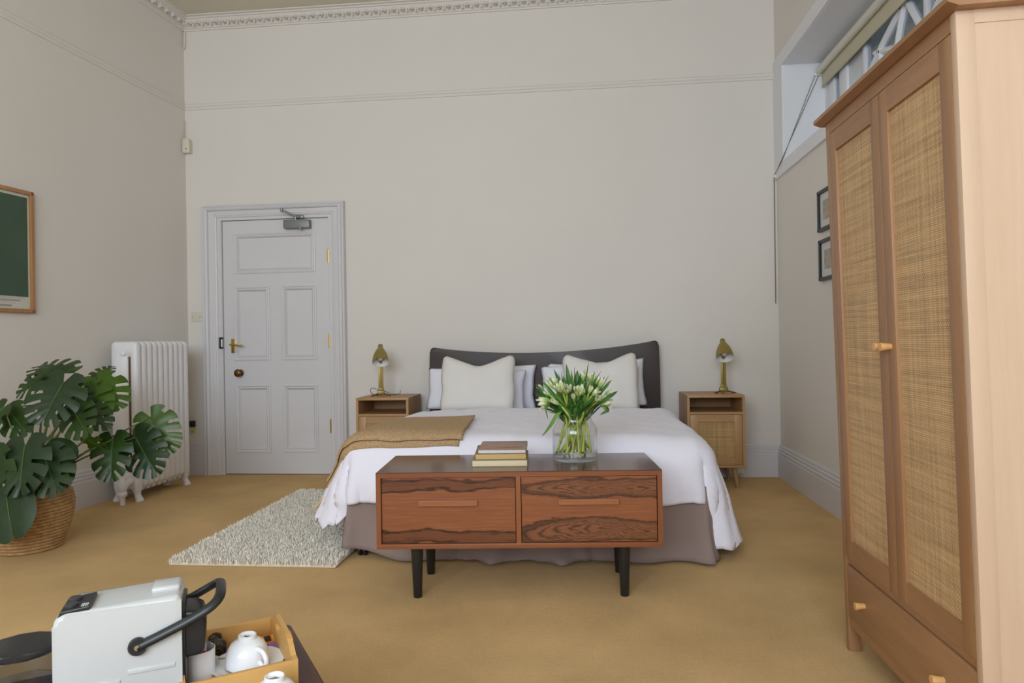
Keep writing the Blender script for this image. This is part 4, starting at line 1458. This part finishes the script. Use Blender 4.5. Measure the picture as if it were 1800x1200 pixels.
me = bpy.data.meshes.new('pile')
me.vertices.add(len(verts)); me.vertices.foreach_set('co', verts.reshape(-1))
nl_ = len(loops_) + len(tris)
me.loops.add(nl_); me.loops.foreach_set('vertex_index', np.concatenate([loops_, tris]))
me.polygons.add(2 * NTU)
ls = np.concatenate([np.arange(NTU) * 4, NTU * 4 + np.arange(NTU) * 3]).astype(np.int32)
me.polygons.foreach_set('loop_start', ls)
me.update(calc_edges=True); me.validate()
me.materials.append(mat('shag_wool', (240, 234, 223), .9, var=(90, .10)))
pl = bpy.data.objects.new('pile', me); link(pl, rg); pl['kind'] = 'stuff'

# ------------------------------------------------------------------ monstera in a rope basket
BKX, BKY = -2.965, -2.03
bk = thing('rope_basket', 'round seagrass rope basket holding the monstera', 'basket', (BKX, BKY, 0))
def rope_mat():
    t = NT('seagrass_rope')
    gm = t.n('ShaderNodeSeparateXYZ'); t.link(t.co(), gm.inputs[0])
    a = t.math('ARCTAN2', gm.outputs['Y'], gm.outputs['X'])
    tw = t.math('SINE', t.math('ADD', t.math('MULTIPLY', a, 150), t.math('MULTIPLY', gm.outputs['Z'], 900)))
    nz = t.noise(45, 4, .7)
    c = lin((206, 164, 110))
    f = t.math('ADD', t.math('MULTIPLY', nz, .75), t.math('MULTIPLY', tw, .12))
    t.base(t.ramp(f, [(.22, scl(c, .5)), (.45, c), (.62, scl(c, 1.3))]))
    t.set(Roughness=.85)
    t.bump(t.math('ADD', tw, t.math('MULTIPLY', nz, 2)), .5, .004)
    return t.m
prof = []
NC, HB = 17, .305
def brad(z):
    q = z / HB
    return .142 + .062 * math.sin(min(q * 1.25, 1.0) * math.pi / 2) - .012 * max(0, q - .8) / .2
for k in range(NC):
    for j in range(6):
        z = (k + j / 6) * HB / NC
        prof.append((brad(z) + .0095 * abs(math.sin(math.pi * j / 6)) ** .8, z))
prof.append((brad(HB), HB))
inner = [(brad(HB) - .010, HB + .003), (brad(.26) - .016, .26), (brad(.2) - .016, .2)]
bm = bmesh.new(); lathe(bm, [(0, 0)] + prof + inner, 72)
from_bm('rope_coils', bm, rope_mat(), bk, smooth=48)
pt = thing('monstera_plant', 'leafy green monstera plant in the rope basket by the radiator', 'plant', (BKX, BKY, .2))
O = Vector((BKX, BKY, .2))
bm = bmesh.new(); lathe(bm, [(0, .062), (.10, .058), (.172, .05)], 32)
for v_ in bm.verts: v_.co.z += .006 * noise.noise(v_.co * 30)
from_bm('soil', bm, mat('potting_soil', (62, 44, 36), .95, var=(40, .3), bump=(80, .8, .01)), pt, smooth=True)
LM = [leaf_mat('monstera_dark', (33, 55, 26), .38, .10), leaf_mat('monstera_mid', (42, 68, 24), .38, .18), leaf_mat('monstera_light', (64, 94, 26), .35, .25)]
RIB = leaf_mat('monstera_midrib', (78, 108, 46), .4, .1)
PET = leaf_mat('monstera_petiole', (98, 112, 54), .45, .05)
def interp(tab, t_):
    for (a, va), (b_, vb) in zip(tab[:-1], tab[1:]):
        if t_ <= b_:
            return va + (vb - va) * (t_ - a) / (b_ - a)
    return tab[-1][1]
def monstera(J, T, face, splits=5, width=1.0, curl=.25, fold=.18, seed=0, mats=(0,)):
    """J junction of petiole and blade, T tip, face: the way the upper side looks"""
    rn = random.Random(seed)
    Mv = T - J; L = Mv.length; ex = Mv.normalized()
    ez = (Vector(face) - ex * Vector(face).dot(ex)).normalized()
    ey = ez.cross(ex)
    ANG = [(0, 158), (.10, 122), (.25, 92), (.5, 68), (.75, 46), (1, 14)]
    LEN = [(0, .32), (.08, .50), (.22, .60), (.42, .60), (.62, .50), (.82, .34), (1, .12)]
    V, F_, MI = [], [], []
    per = 5
    nrow = splits * per if splits else 24
    nr_ = 9
    for side in (1, -1):
        b0 = len(V)
        jit = [rn.uniform(-.06, .06) for _ in range(splits + 1)]
        cut = [rn.uniform(.22, .48) for _ in range(splits + 1)]
        for i in range(nrow + 1):
            lob = i // per; fr_ = (i % per) / per
            t_ = i / nrow
            if splits: t_ = (lob + ((i % per) / (per - 1) * .70 if lob * per <= i < nrow else 0)) / splits
            an = math.radians(interp(ANG, t_)); ln = interp(LEN, t_) * L * width
            if splits: ln *= 1 + .05 * math.sin(math.pi * fr_) + (jit[min(lob, splits)] * .6 if lob > 0 else 0)
            for k in range(nr_ + 1):
                r_ = k / nr_
                x = t_ * L * .92 + math.cos(an) * ln * r_ + .10 * ln * r_ * r_
                y = math.sin(an) * ln * r_ * (1 - .06 * r_)
                # droop and fold in the leaf's own plane
                z = fold * y - .55 * fold * y * y / (.5 * L) - curl * (x / L) * abs(x / L) * L * .5 - .10 * L * (y / (.55 * L)) ** 2 * .6
                z += .012 * L * math.sin(t_ * splits * 6.28) * r_
                V.append(J + ex * x + ey * (side * y) + ez * z)
        for i in range(nrow):
            lob = i // per
            slit = splits and (i % per) == per - 1 and 0 < lob + 1 < splits
            for k in range(nr_):
                if slit and k / nr_ >= cut[lob] and lob >= 1: continue
                if slit and lob == 0 and k / nr_ > .62: continue
                a = b0 + i * (nr_ + 1) + k
                q = (a, a + 1, a + nr_ + 2, a + nr_ + 1)
                F_.append(q if side > 0 else q[::-1]); MI.append(1 if k == 0 and i % 1 == 0 and L > .05 and (i < nrow - 1) and k < 1 and False else 0)
    o = from_data('leaf', [v_ - O for v_ in V], F_, [LM[mats[0]], RIB], pt, smooth=True)
    # midrib
    bm_ = bmesh.new()
    pts_ = []
    for i in range(9):
        t_ = i / 8; x = t_ * L * .95
        z = -curl * (x / L) * abs(x / L) * L * .5 + .0012
        pts_.append(J + ex * x + ez * z - O)
    tube(bm_, pts_, [.0036 - .0028 * i / 8 for i in range(9)], 6)
    from_bm('midrib', bm_, RIB, o, smooth=True)
    return o
def petiole(J, base, sag=.0, r=.0055):
    mid = base.lerp(J, .5) + Vector((0, 0, .05 + sag))
    bm_ = bmesh.new()
    tube(bm_, [p - O for p in catmull([base, base.lerp(J, .22) + Vector((0, 0, .04)), mid, J], 6)], [r * 1.3] * 6 + [r * 1.1] * 6 + [r * .85] * 7, 8)
    from_bm('petiole', bm_, PET, pt, smooth=True)
LEAVES = [  # junction px, tip px, junction depth, tip depth, face, splits, width, material
    ((112, 672), (72, 738), -2.02, -2.16, (.25, -1, .45), 6, 1.05, 0),
    ((112, 656), (66, 634), -1.90, -1.78, (.1, -.55, 1), 5, .75, 1),
    ((80, 660), (26, 690), -1.92, -1.96, (-.3, -.9, .6), 5, .9, 1),
    ((172, 668), (210, 712), -1.80, -1.86, (.5, -.8, .7), 5, .9, 2),
    ((168, 664), (196, 640), -1.74, -1.62, (.1, -.8, .8), 5, .8, 1),
    ((150, 690), (178, 730), -1.86, -1.94, (.3, -1, .3), 5, 1.0, 2),
    ((142, 716), (190, 748), -1.98, -2.02, (.2, -.7, 1), 5, .75, 0),
    ((128, 718), (150, 760), -2.00, -2.12, (.2, -1, .2), 5, .8, 1),
    ((18, 724), (44, 758), -2.04, -2.10, (.1, -1, .4), 4, .95, 1),
    ((6, 716), (-40, 760), -2.10, -2.16, (-.3, -1, .5), 4, .9, 1),
    ((30, 716), (52, 708), -1.92, -1.80, (0, -.3, 1), 0, .8, 0),
    ((44, 784), (30, 862), -2.20, -2.32, (.1, -1, .35), 5, 1.0, 0),
    ((92, 784), (126, 806), -2.12, -2.14, (.2, -.8, .8), 0, .95, 0),
    ((78, 800), (96, 862), -2.16, -2.26, (.3, -1, .35), 5, .95, 0),
    ((104, 806), (112, 852), -2.06, -2.12, (.4, -1, .2), 4, .8, 1),
    ((152, 770), (186, 794), -1.90, -1.86, (.0, -.8, -.5), 4, .85, 2),
    ((198, 772), (192, 842), -1.82, -1.92, (.2, -1, .25), 5, .84, 1),
    ((265, 733), (297, 794), -1.62, -1.66, (.3, -1, .35), 6, .90, 2),
    ((238, 768), (272, 832), -1.70, -1.78, (.1, -1, .3), 6, .84, 0),
    ((12, 872), (18, 942), -2.28, -2.36, (.1, -1, .3), 0, 1.1, 0),
    ((-14, 800), (-6, 870), -2.25, -2.30, (-.2, -1, .4), 4, 1.0, 1),
    ((20, 790), (-20, 836), -2.18, -2.28, (-.2, -1, .5), 5, .9, 0),
    ((118, 690), (140, 728), -1.90, -2.0, (.4, -1, .4), 5, .9, 0),
    ((58, 740), (36, 764), -2.00, -2.06, (-.1, -.6, .9), 0, .7, 1),
    ((96, 826), (118, 846), -2.14, -2.20, (.2, -.8, .6), 0, .5, 2),
]
for k, (jp, tp, yj, yt, face, sp_, wd_, mm) in enumerate(LEAVES):
    J, T = at(jp[0], jp[1], yj), at(tp[0], tp[1], yt)
    monstera(J, T, face, sp_, wd_, .22, .16, 40 + k, (mm,))
    base = Vector((BKX + RND.uniform(-.05, .06), BKY + RND.uniform(-.05, .05), .255))
    petiole(J, base, 0.02 if k not in (15, 16, 17, 18) else .0)

# ------------------------------------------------------------------ low table with tea tray and coffee machine
TZ = .35
tb = thing('coffee_table', 'low dark brown table in the near left corner', 'table', (-.757, -3.722, 0), math.radians(35))
tm = mat('brown_leatherette', (84, 52, 44), .45, var=(12, .05), bump=(220, .12, .001))
bx('tabletop', (-1.0, -.62, TZ - .045), (0, 0, TZ), tm, tb, .012, 3)
bx('apron', (-.96, -.58, TZ - .10), (-.04, -.04, TZ - .045), tm, tb, .006)
for lx_, ly_ in ((-.94, -.56), (-.06, -.56), (-.94, -.06), (-.06, -.06)):
    bm = bmesh.new(); lathe(bm, [(0, 0), (.018, 0), (.026, TZ - .05), (0, TZ - .05)], 14, Matrix.Translation((lx_, ly_, 0)))
    from_bm('leg', bm, tm, tb, smooth=40)
R35 = math.radians(35)
def tloc(x, y, z=TZ):
    return (-.757 + x * math.cos(R35) - y * math.sin(R35), -3.722 + x * math.sin(R35) + y * math.cos(R35), z)
pine = wood('bamboo', (218, 172, 104), (194, 146, 82), 'x', .45, 1.0)
pine_y = wood('bamboo_cross', (218, 172, 104), (194, 146, 82), 'y', .45, 1.0)
tr = thing('serving_tray', 'bamboo serving tray with cut-out handle holding cup and snacks', 'tray', tloc(-.056, -.223), R35)
TX0, TY = -.222, .134
bx('tray_base', (TX0, -TY, .002), (0, TY, .010), pine, tr)
bx('tray_side', (TX0, TY - .010, .002), (-.010, TY, .060), pine, tr, .0015)
bx('tray_side', (TX0, -TY, .002), (-.010, -TY + .010, .060), pine, tr, .0015)
def tray_end(x0, x1):
    bm = bmesh.new()
    outer = [(-TY, .002), (TY, .002), (TY, .060), (TY - .02, .062), (.078, .084), (.06, .088), (-.06, .088), (-.078, .084), (-TY + .02, .062), (-TY, .060)]
    inner = []
    for cx, cz, a0 in ((.046, .066, -90), (.046, .066, 0), (-.046, .066, 90), (-.046, .066, 180)):
        for k in range(4):
            a = math.radians(a0 + 30 * k); inner.append((cx + .011 * math.cos(a), cz + .011 * math.sin(a)))
    A = [[bm.verts.new((x, a, b)) for a, b in outer] for x in (x0, x1)]
    B = [[bm.verts.new((x, a, b)) for a, b in inner] for x in (x0, x1)]
    for L in (A, B):
        for k in range(len(L[0])):
            k2 = (k + 1) % len(L[0]); bm.faces.new((L[0][k], L[0][k2], L[1][k2], L[1][k]))
    for s in (0, 1):
        es = []
        for L in (A[s], B[s]):
            for k in range(len(L)):
                e = bm.edges.get((L[k], L[(k + 1) % len(L)])); es.append(e)
        bmesh.ops.triangle_fill(bm, use_beauty=True, edges=es)
    return from_bm('tray_end', bm, pine_y, tr)
tray_end(-.011, 0); tray_end(TX0 - .001, TX0 + .010)

china = mat('white_china', (236, 236, 238), .12)
mark = mat('maker_stamp', (60, 60, 66), .5)
def cup_set(loc, rz, clab, slab):
    s_ = tag(None or thing('saucer', slab, 'saucer', loc, rz), None)
    bm = bmesh.new(); lathe(bm, [(0, .003), (.026, .003), (.030, 0), (.033, 0), (.036, .004), (.060, .009), (.076, .016), (.077, .0175), (.073, .017), (.055, .011), (.036, .0075), (0, .0075)], 40)
    from_bm('dish', bm, china, s_, smooth=40)
    c_ = thing('teacup', clab, 'cup', (loc[0], loc[1], loc[2] + .0125), rz)
    bm = bmesh.new()
    lathe(bm, [(.0435, 0), (.0448, .001), (.0452, .008), (.0442, .021), (.0405, .035), (.0335, .0465), (.024, .0525), (.0200, .0545), (.0190, .063), (.0170, .064), (.0160, .0585), (0, .058)], 36)
    lathe(bm, [(.0435, 0), (.0425, .004), (.0415, .02), (.0375, .033), (.030, .043), (0, .049)], 36)
    from_bm('bowl', bm, china, c_, smooth=35)
    bm = bmesh.new()
    tube(bm, catmull([(.042, 0, .014), (.060, 0, .006), (.066, 0, .020), (.056, 0, .036), (.034, 0, .041)], 6), .0052, 10)
    from_bm('handle', bm, china, c_, smooth=True)
    bm = bmesh.new()
    for k in range(7):
        box(bm, (-.009 + k * .0027, -.0016 - .0008 * (k % 3), .0583), (-.0076 + k * .0027, .0016 + .0009 * (k % 2), .0588))
    box(bm, (-.004, .0035, .0583), (.004, .0045, .0588))
    from_bm('maker_mark', bm, mark, c_)
    return c_
cup_set(tloc(-.139, -.237, TZ + .0105), math.radians(-28), 'upturned white teacup standing in the bamboo tray', 'white saucer in the bamboo tray under the upturned cup')
cup_set(tloc(-.118, -.440, TZ), math.radians(10), 'upturned white teacup in front of the tray at the bottom edge', 'white saucer on the brown table under the front cup')
steel = mat('steel_spoon', (190, 190, 192), .22, 1.0)
def spoon(loc, rz, label, tilt=0):
    t_ = thing('teaspoon', label, 'spoon', loc, rz)
    t_.rotation_euler = (0, tilt, rz)
    V, F_ = [], []
    n, mm = 14, 8
    for i in range(n + 1):
        u = i / n
        for k in range(mm + 1):
            v_ = -1 + 2 * k / mm
            w_ = .014 * math.sin(math.pi * (u * .94 + .03)) ** .7
            V.append((.042 * (u - .5), w_ * v_, .0062 - .0062 * (1 - v_ * v_) * math.sin(math.pi * u)))
    for i in range(n):
        for k in range(mm):
            a = i * (mm + 1) + k; F_.append((a, a + 1, a + mm + 2, a + mm + 1))
    b_ = from_data('spoon_bowl', V, F_, steel, t_, smooth=True)
    md = b_.modifiers.new('t', 'SOLIDIFY'); md.thickness = .001
    bm = bmesh.new(); tube(bm, catmull([(-.02, 0, .006), (-.04, 0, .009), (-.08, 0, .007), (-.105, 0, .005)], 4), [.003] * 5 + [.0026] * 4 + [.004] * 4, 8, flat=.5)
    from_bm('spoon_handle', bm, steel, t_, smooth=True)
    return t_
spoon(tloc(-.208, -.200, TZ + .030), R35 + math.radians(140), 'steel teaspoon resting on the saucer in the tray')
spoon(tloc(-.060, -.452, TZ + .022), R35 + math.radians(8), 'steel teaspoon on the saucer at the bottom edge')
# white canister with sachets
cn = thing('canister', 'white china pot of sachets beside the coffee machine', 'pot', tloc(-.236, -.240, TZ + .0105))
bm = bmesh.new(); lathe(bm, [(0, .001), (.028, .0), (.031, .003), (.0325, .068), (.0312, .0695), (.030, .068), (.0285, .006), (0, .004)], 36)
from_bm('pot_body', bm, china, cn, smooth=35)
def sachet(label, x, y, rz, h, w, col, stripes=None):
    p = tloc(x, y, TZ + .018)
    t_ = thing('sachet', label, 'sachet', p, rz)
    bm = bmesh.new(); box(bm, (-w / 2, -.002, 0), (w / 2, .002, h), .0015)
    for v_ in bm.verts: v_.co.y += .004 * math.sin(v_.co.z / h * 3)
    from_bm('packet', bm, mat('sachet_' + label.split()[0] + str(len(bpy.data.materials)), col, .5), t_)
    if stripes:
        for k in range(5): bx('printed_line', (-w / 2 + .004 + k * .0035, -.0035, h * .45), (-w / 2 + .0055 + k * .0035, -.0015, h * .85), mark, t_)
    return t_
sachet('white printed sachet standing in the white pot', -.236, -.246, math.radians(10), .076, .030, (226, 226, 226), True)
sachet('red sachet standing at the front of the white pot', -.238, -.256, math.radians(-6), .064, .036, (200, 42, 36))
sachet('grey sachet standing at the back of the white pot', -.224, -.230, math.radians(40), .068, .024, (140, 140, 146))
# snacks
def foil_black():
    t = NT('black_gold_foil'); f = t.noise(90, 4, .7, dist=1.5)
    t.base(t.ramp(f, [(.52, lin((22, 20, 20))), (.62, lin((120, 100, 60)))])); t.set(Roughness=.3); t.bump(f, .6, .003); return t.m
fb = foil_black()
for (x, y, z, a, lab) in ((-.190, -.112, .012, 20, 'black wrapped coffee pod leaning on the back rim of the tray'), (-.186, -.146, .011, 65, 'black wrapped coffee pod lying in front of the other pod')):
    bm = bmesh.new()
    lathe(bm, [(0, 0), (.011, .001), (.015, .005), (.0155, .02), (.0145, .03), (.009, .035), (0, .036)], 16)
    for v_ in bm.verts: v_.co += Vector((noise.noise(v_.co * 90), noise.noise(v_.co * 90 + Vector((9, 0, 0))), 0)) * .0012
    o = from_bm('coffee_pod', bm, fb, smooth=True)
    o.location = tloc(x, y, TZ + z + .006); o.rotation_euler = (math.radians(a - 55), 0, R35)
    tag(o, lab, 'coffee pod')
def bar(label, x, y, z, rz, L, w, h, cols, tilt=0):
    t_ = thing('snack_bar', label, 'snack', tloc(x, y, TZ + z), R35 + rz)
    t_.rotation_euler = (math.radians(tilt), 0, R35 + rz)
    bm = bmesh.new(); box(bm, (-L / 2, -w / 2, 0), (L / 2, w / 2, h), h * .35, 3)
    from_bm('wrapper', bm, mat('wrap' + str(len(bpy.data.materials)), cols[0], .35, var=(60, .12)), t_, smooth=40)
    for s in (-1, 1):
        bm = bmesh.new(); box(bm, (s * L / 2 - .001, -w / 2 - .001, h * .42), (s * (L / 2 + .010), w / 2 + .001, h * .55))
        from_bm('crimped_end', bm, mat('wrapend' + str(len(bpy.data.materials)), cols[0], .35), t_)
    for k in range(len(cols) - 1):
        bx('printed_patch', (-.012 + .018 * k, -w * .3, h - .0005), (.002 + .018 * k, w * .3, h + .0006), mat('patch' + str(len(bpy.data.materials)), cols[k + 1], .4, var=(120, .5)), t_)
    return t_
bar('orange snack wrapper with black and yellow print at the back of the tray', -.075, -.128, .012, math.radians(2), .085, .030, .014, [(226, 128, 40), (40, 30, 20), (230, 200, 60)], 22)
bar('lilac snack wrapper lying behind the cup in the tray', -.085, -.168, .012, math.radians(8), .080, .026, .011, [(150, 110, 190), (90, 60, 120)], 14)
bar('lilac snack wrapper standing on end left of the cup', -.165, -.158, .014, math.radians(70), .045, .024, .011, [(158, 116, 196), (110, 80, 150)], 0)

# coffee machine
cm = thing('coffee_machine', 'white capsule coffee machine with black lever handle and water tank', 'coffee machine', (-.786, -4.156, TZ), math.radians(28.3))
mw = mat('glossy_white_plastic', (196, 198, 198), .22)
mb = mat('satin_black_plastic', (34, 35, 38), .38)
ML, MD, MH = .215, .118, .232        # local: x -ML..0 (front is x=0), y 0 (near side) .. MD
bm = bmesh.new()
r_ = .016
sideo = []
for cx, cz, a0 in ((-.012, MH - .012, 0), (-ML + .022, MH - .030, 90), (-ML + .012, .016, 180), (-.012, .012, 270)):
    rr_ = {0: .012, 90: .022, 180: .012, 270: .012}[a0]
    for k in range(6):
        a = math.radians(a0 + 18 * k); sideo.append((cx + rr_ * math.cos(a), cz + rr_ * math.sin(a)))
prism(bm, sideo, 'y', 0, MD, .010, 3)
from_bm('body', bm, mw, cm, smooth=35)
bx('top_fin', (-.055, .030, MH - .004), (-.003, MD - .030, MH + .010), mw, cm, .006, 3)
for xa, xb, z in ((-.196, -.106, .078), (-.094, -.012, .093)):
    bx('side_rib', (xa, -.0022, z), (xb, .004, z + .010), mw, cm, .002)
# button panel on top rear
bm = bmesh.new(); prism(bm, [(-ML + .001, MH - .028), (-ML + .012, MH - .004), (-.155, MH + .001), (-.155, MH - .010), (-ML + .01, MH - .034)], 'y', .006, MD - .030, .002)
pnl = from_bm('button_panel', bm, mb, cm)
for kx, ky in ((-.188, .030), (-.188, .066)):
    bm = bmesh.new(); lathe(bm, [(0, 0), (.012, 0), (.012, .007), (.010, .009), (0, .009)], 16, Matrix.Translation((kx, ky, MH - .006)))
    from_bm('button', bm, mat('button_grey' + str(ky), (52, 53, 56), .4), pnl, smooth=40)
for k in range(4): bx('printed_mark', (-.170 + .003 * k, .012, MH - .0005), (-.168 + .003 * k, .026, MH + .0012), mat('mark_white' + str(k), (200, 205, 205), .5), pnl)
# brewing head at the front
bm = bmesh.new(); prism(bm, [(-.002, .098), (.034, .100), (.041, .112), (.043, .165), (.037, .182), (.025, .190), (-.002, .192)], 'y', .016, MD - .016, .008, 3)
from_bm('brew_head', bm, mb, cm, smooth=35)
bx('front_column', (-.006, .012, .0), (.006, MD - .012, .21), mb, cm, .003)
# lever handle: two arms on the sides joined by a loop over the front
pts = catmull([(-.076, -.007, .146), (-.03, -.009, .164), (.022, -.010, .186), (.055, -.006, .203), (.069, .014, .214), (.071, .059, .218), (.069, MD - .014, .214), (.055, MD + .006, .203), (.022, MD + .010, .186), (-.03, MD + .009, .164), (-.076, MD + .007, .146)], 6)
bm = bmesh.new(); tube(bm, pts, .0100, 10, flat=.75)
lv = from_bm('lever_handle', bm, mb, cm, smooth=True)
for y, s in ((-.001, -1), (MD + .001, 1)):
    bm = bmesh.new()
    lathe(bm, [(0, 0), (.0165, 0), (.0165, .009), (.014, .012), (0, .012)], 24, Matrix.Translation((-.076, y, .146)) @ Matrix.Rotation(math.radians(90 * (1 if s < 0 else -1)), 4, 'X'))
    pv = from_bm('pivot', bm, mb, lv, smooth=40)
    bm = bmesh.new()
    lathe(bm, [(0, 0), (.006, 0), (.005, .0018), (0, .0022)], 12, Matrix.Translation((-.076, y + s * .012, .146)) @ Matrix.Rotation(math.radians(90 * (1 if s < 0 else -1)), 4, 'X'))
    from_bm('pivot_screw', bm, steel, lv, smooth=40)
# water tank at the back
tank_o = []
for k in range(32):
    a = 2 * math.pi * k / 32
    tank_o.append((-ML - .060 + .057 * math.copysign(abs(math.cos(a)) ** .75, math.cos(a)), MD / 2 + .053 * math.copysign(abs(math.sin(a)) ** .75, math.sin(a))))
bm = bmesh.new(); prism(bm, tank_o, 'z', .02, .148, .004)
from_bm('water_tank', bm, clear_glass('tank_plastic', (.62, .64, .70, 1), 1.45), cm, smooth=35)
bm = bmesh.new(); prism(bm, [(-ML - .06 + (x_ + ML + .06) * 1.04, MD / 2 + (y_ - MD / 2) * 1.04) for x_, y_ in tank_o], 'z', .148, .162, .004)
from_bm('tank_lid', bm, mb, cm, smooth=35)
bm = bmesh.new(); prism(bm, [(-ML - .06 + (x_ + ML + .06) * .92, MD / 2 + (y_ - MD / 2) * .92) for x_, y_ in tank_o], 'z', .0225, .09, .003)
from_bm('tank_water', bm, clear_glass('tank_water', (.80, .84, .90, 1), 1.33), cm, smooth=35)
bx('tank_base', (-ML - .112, .010, 0), (-ML + .01, MD - .010, .0195), mb, cm, .004)
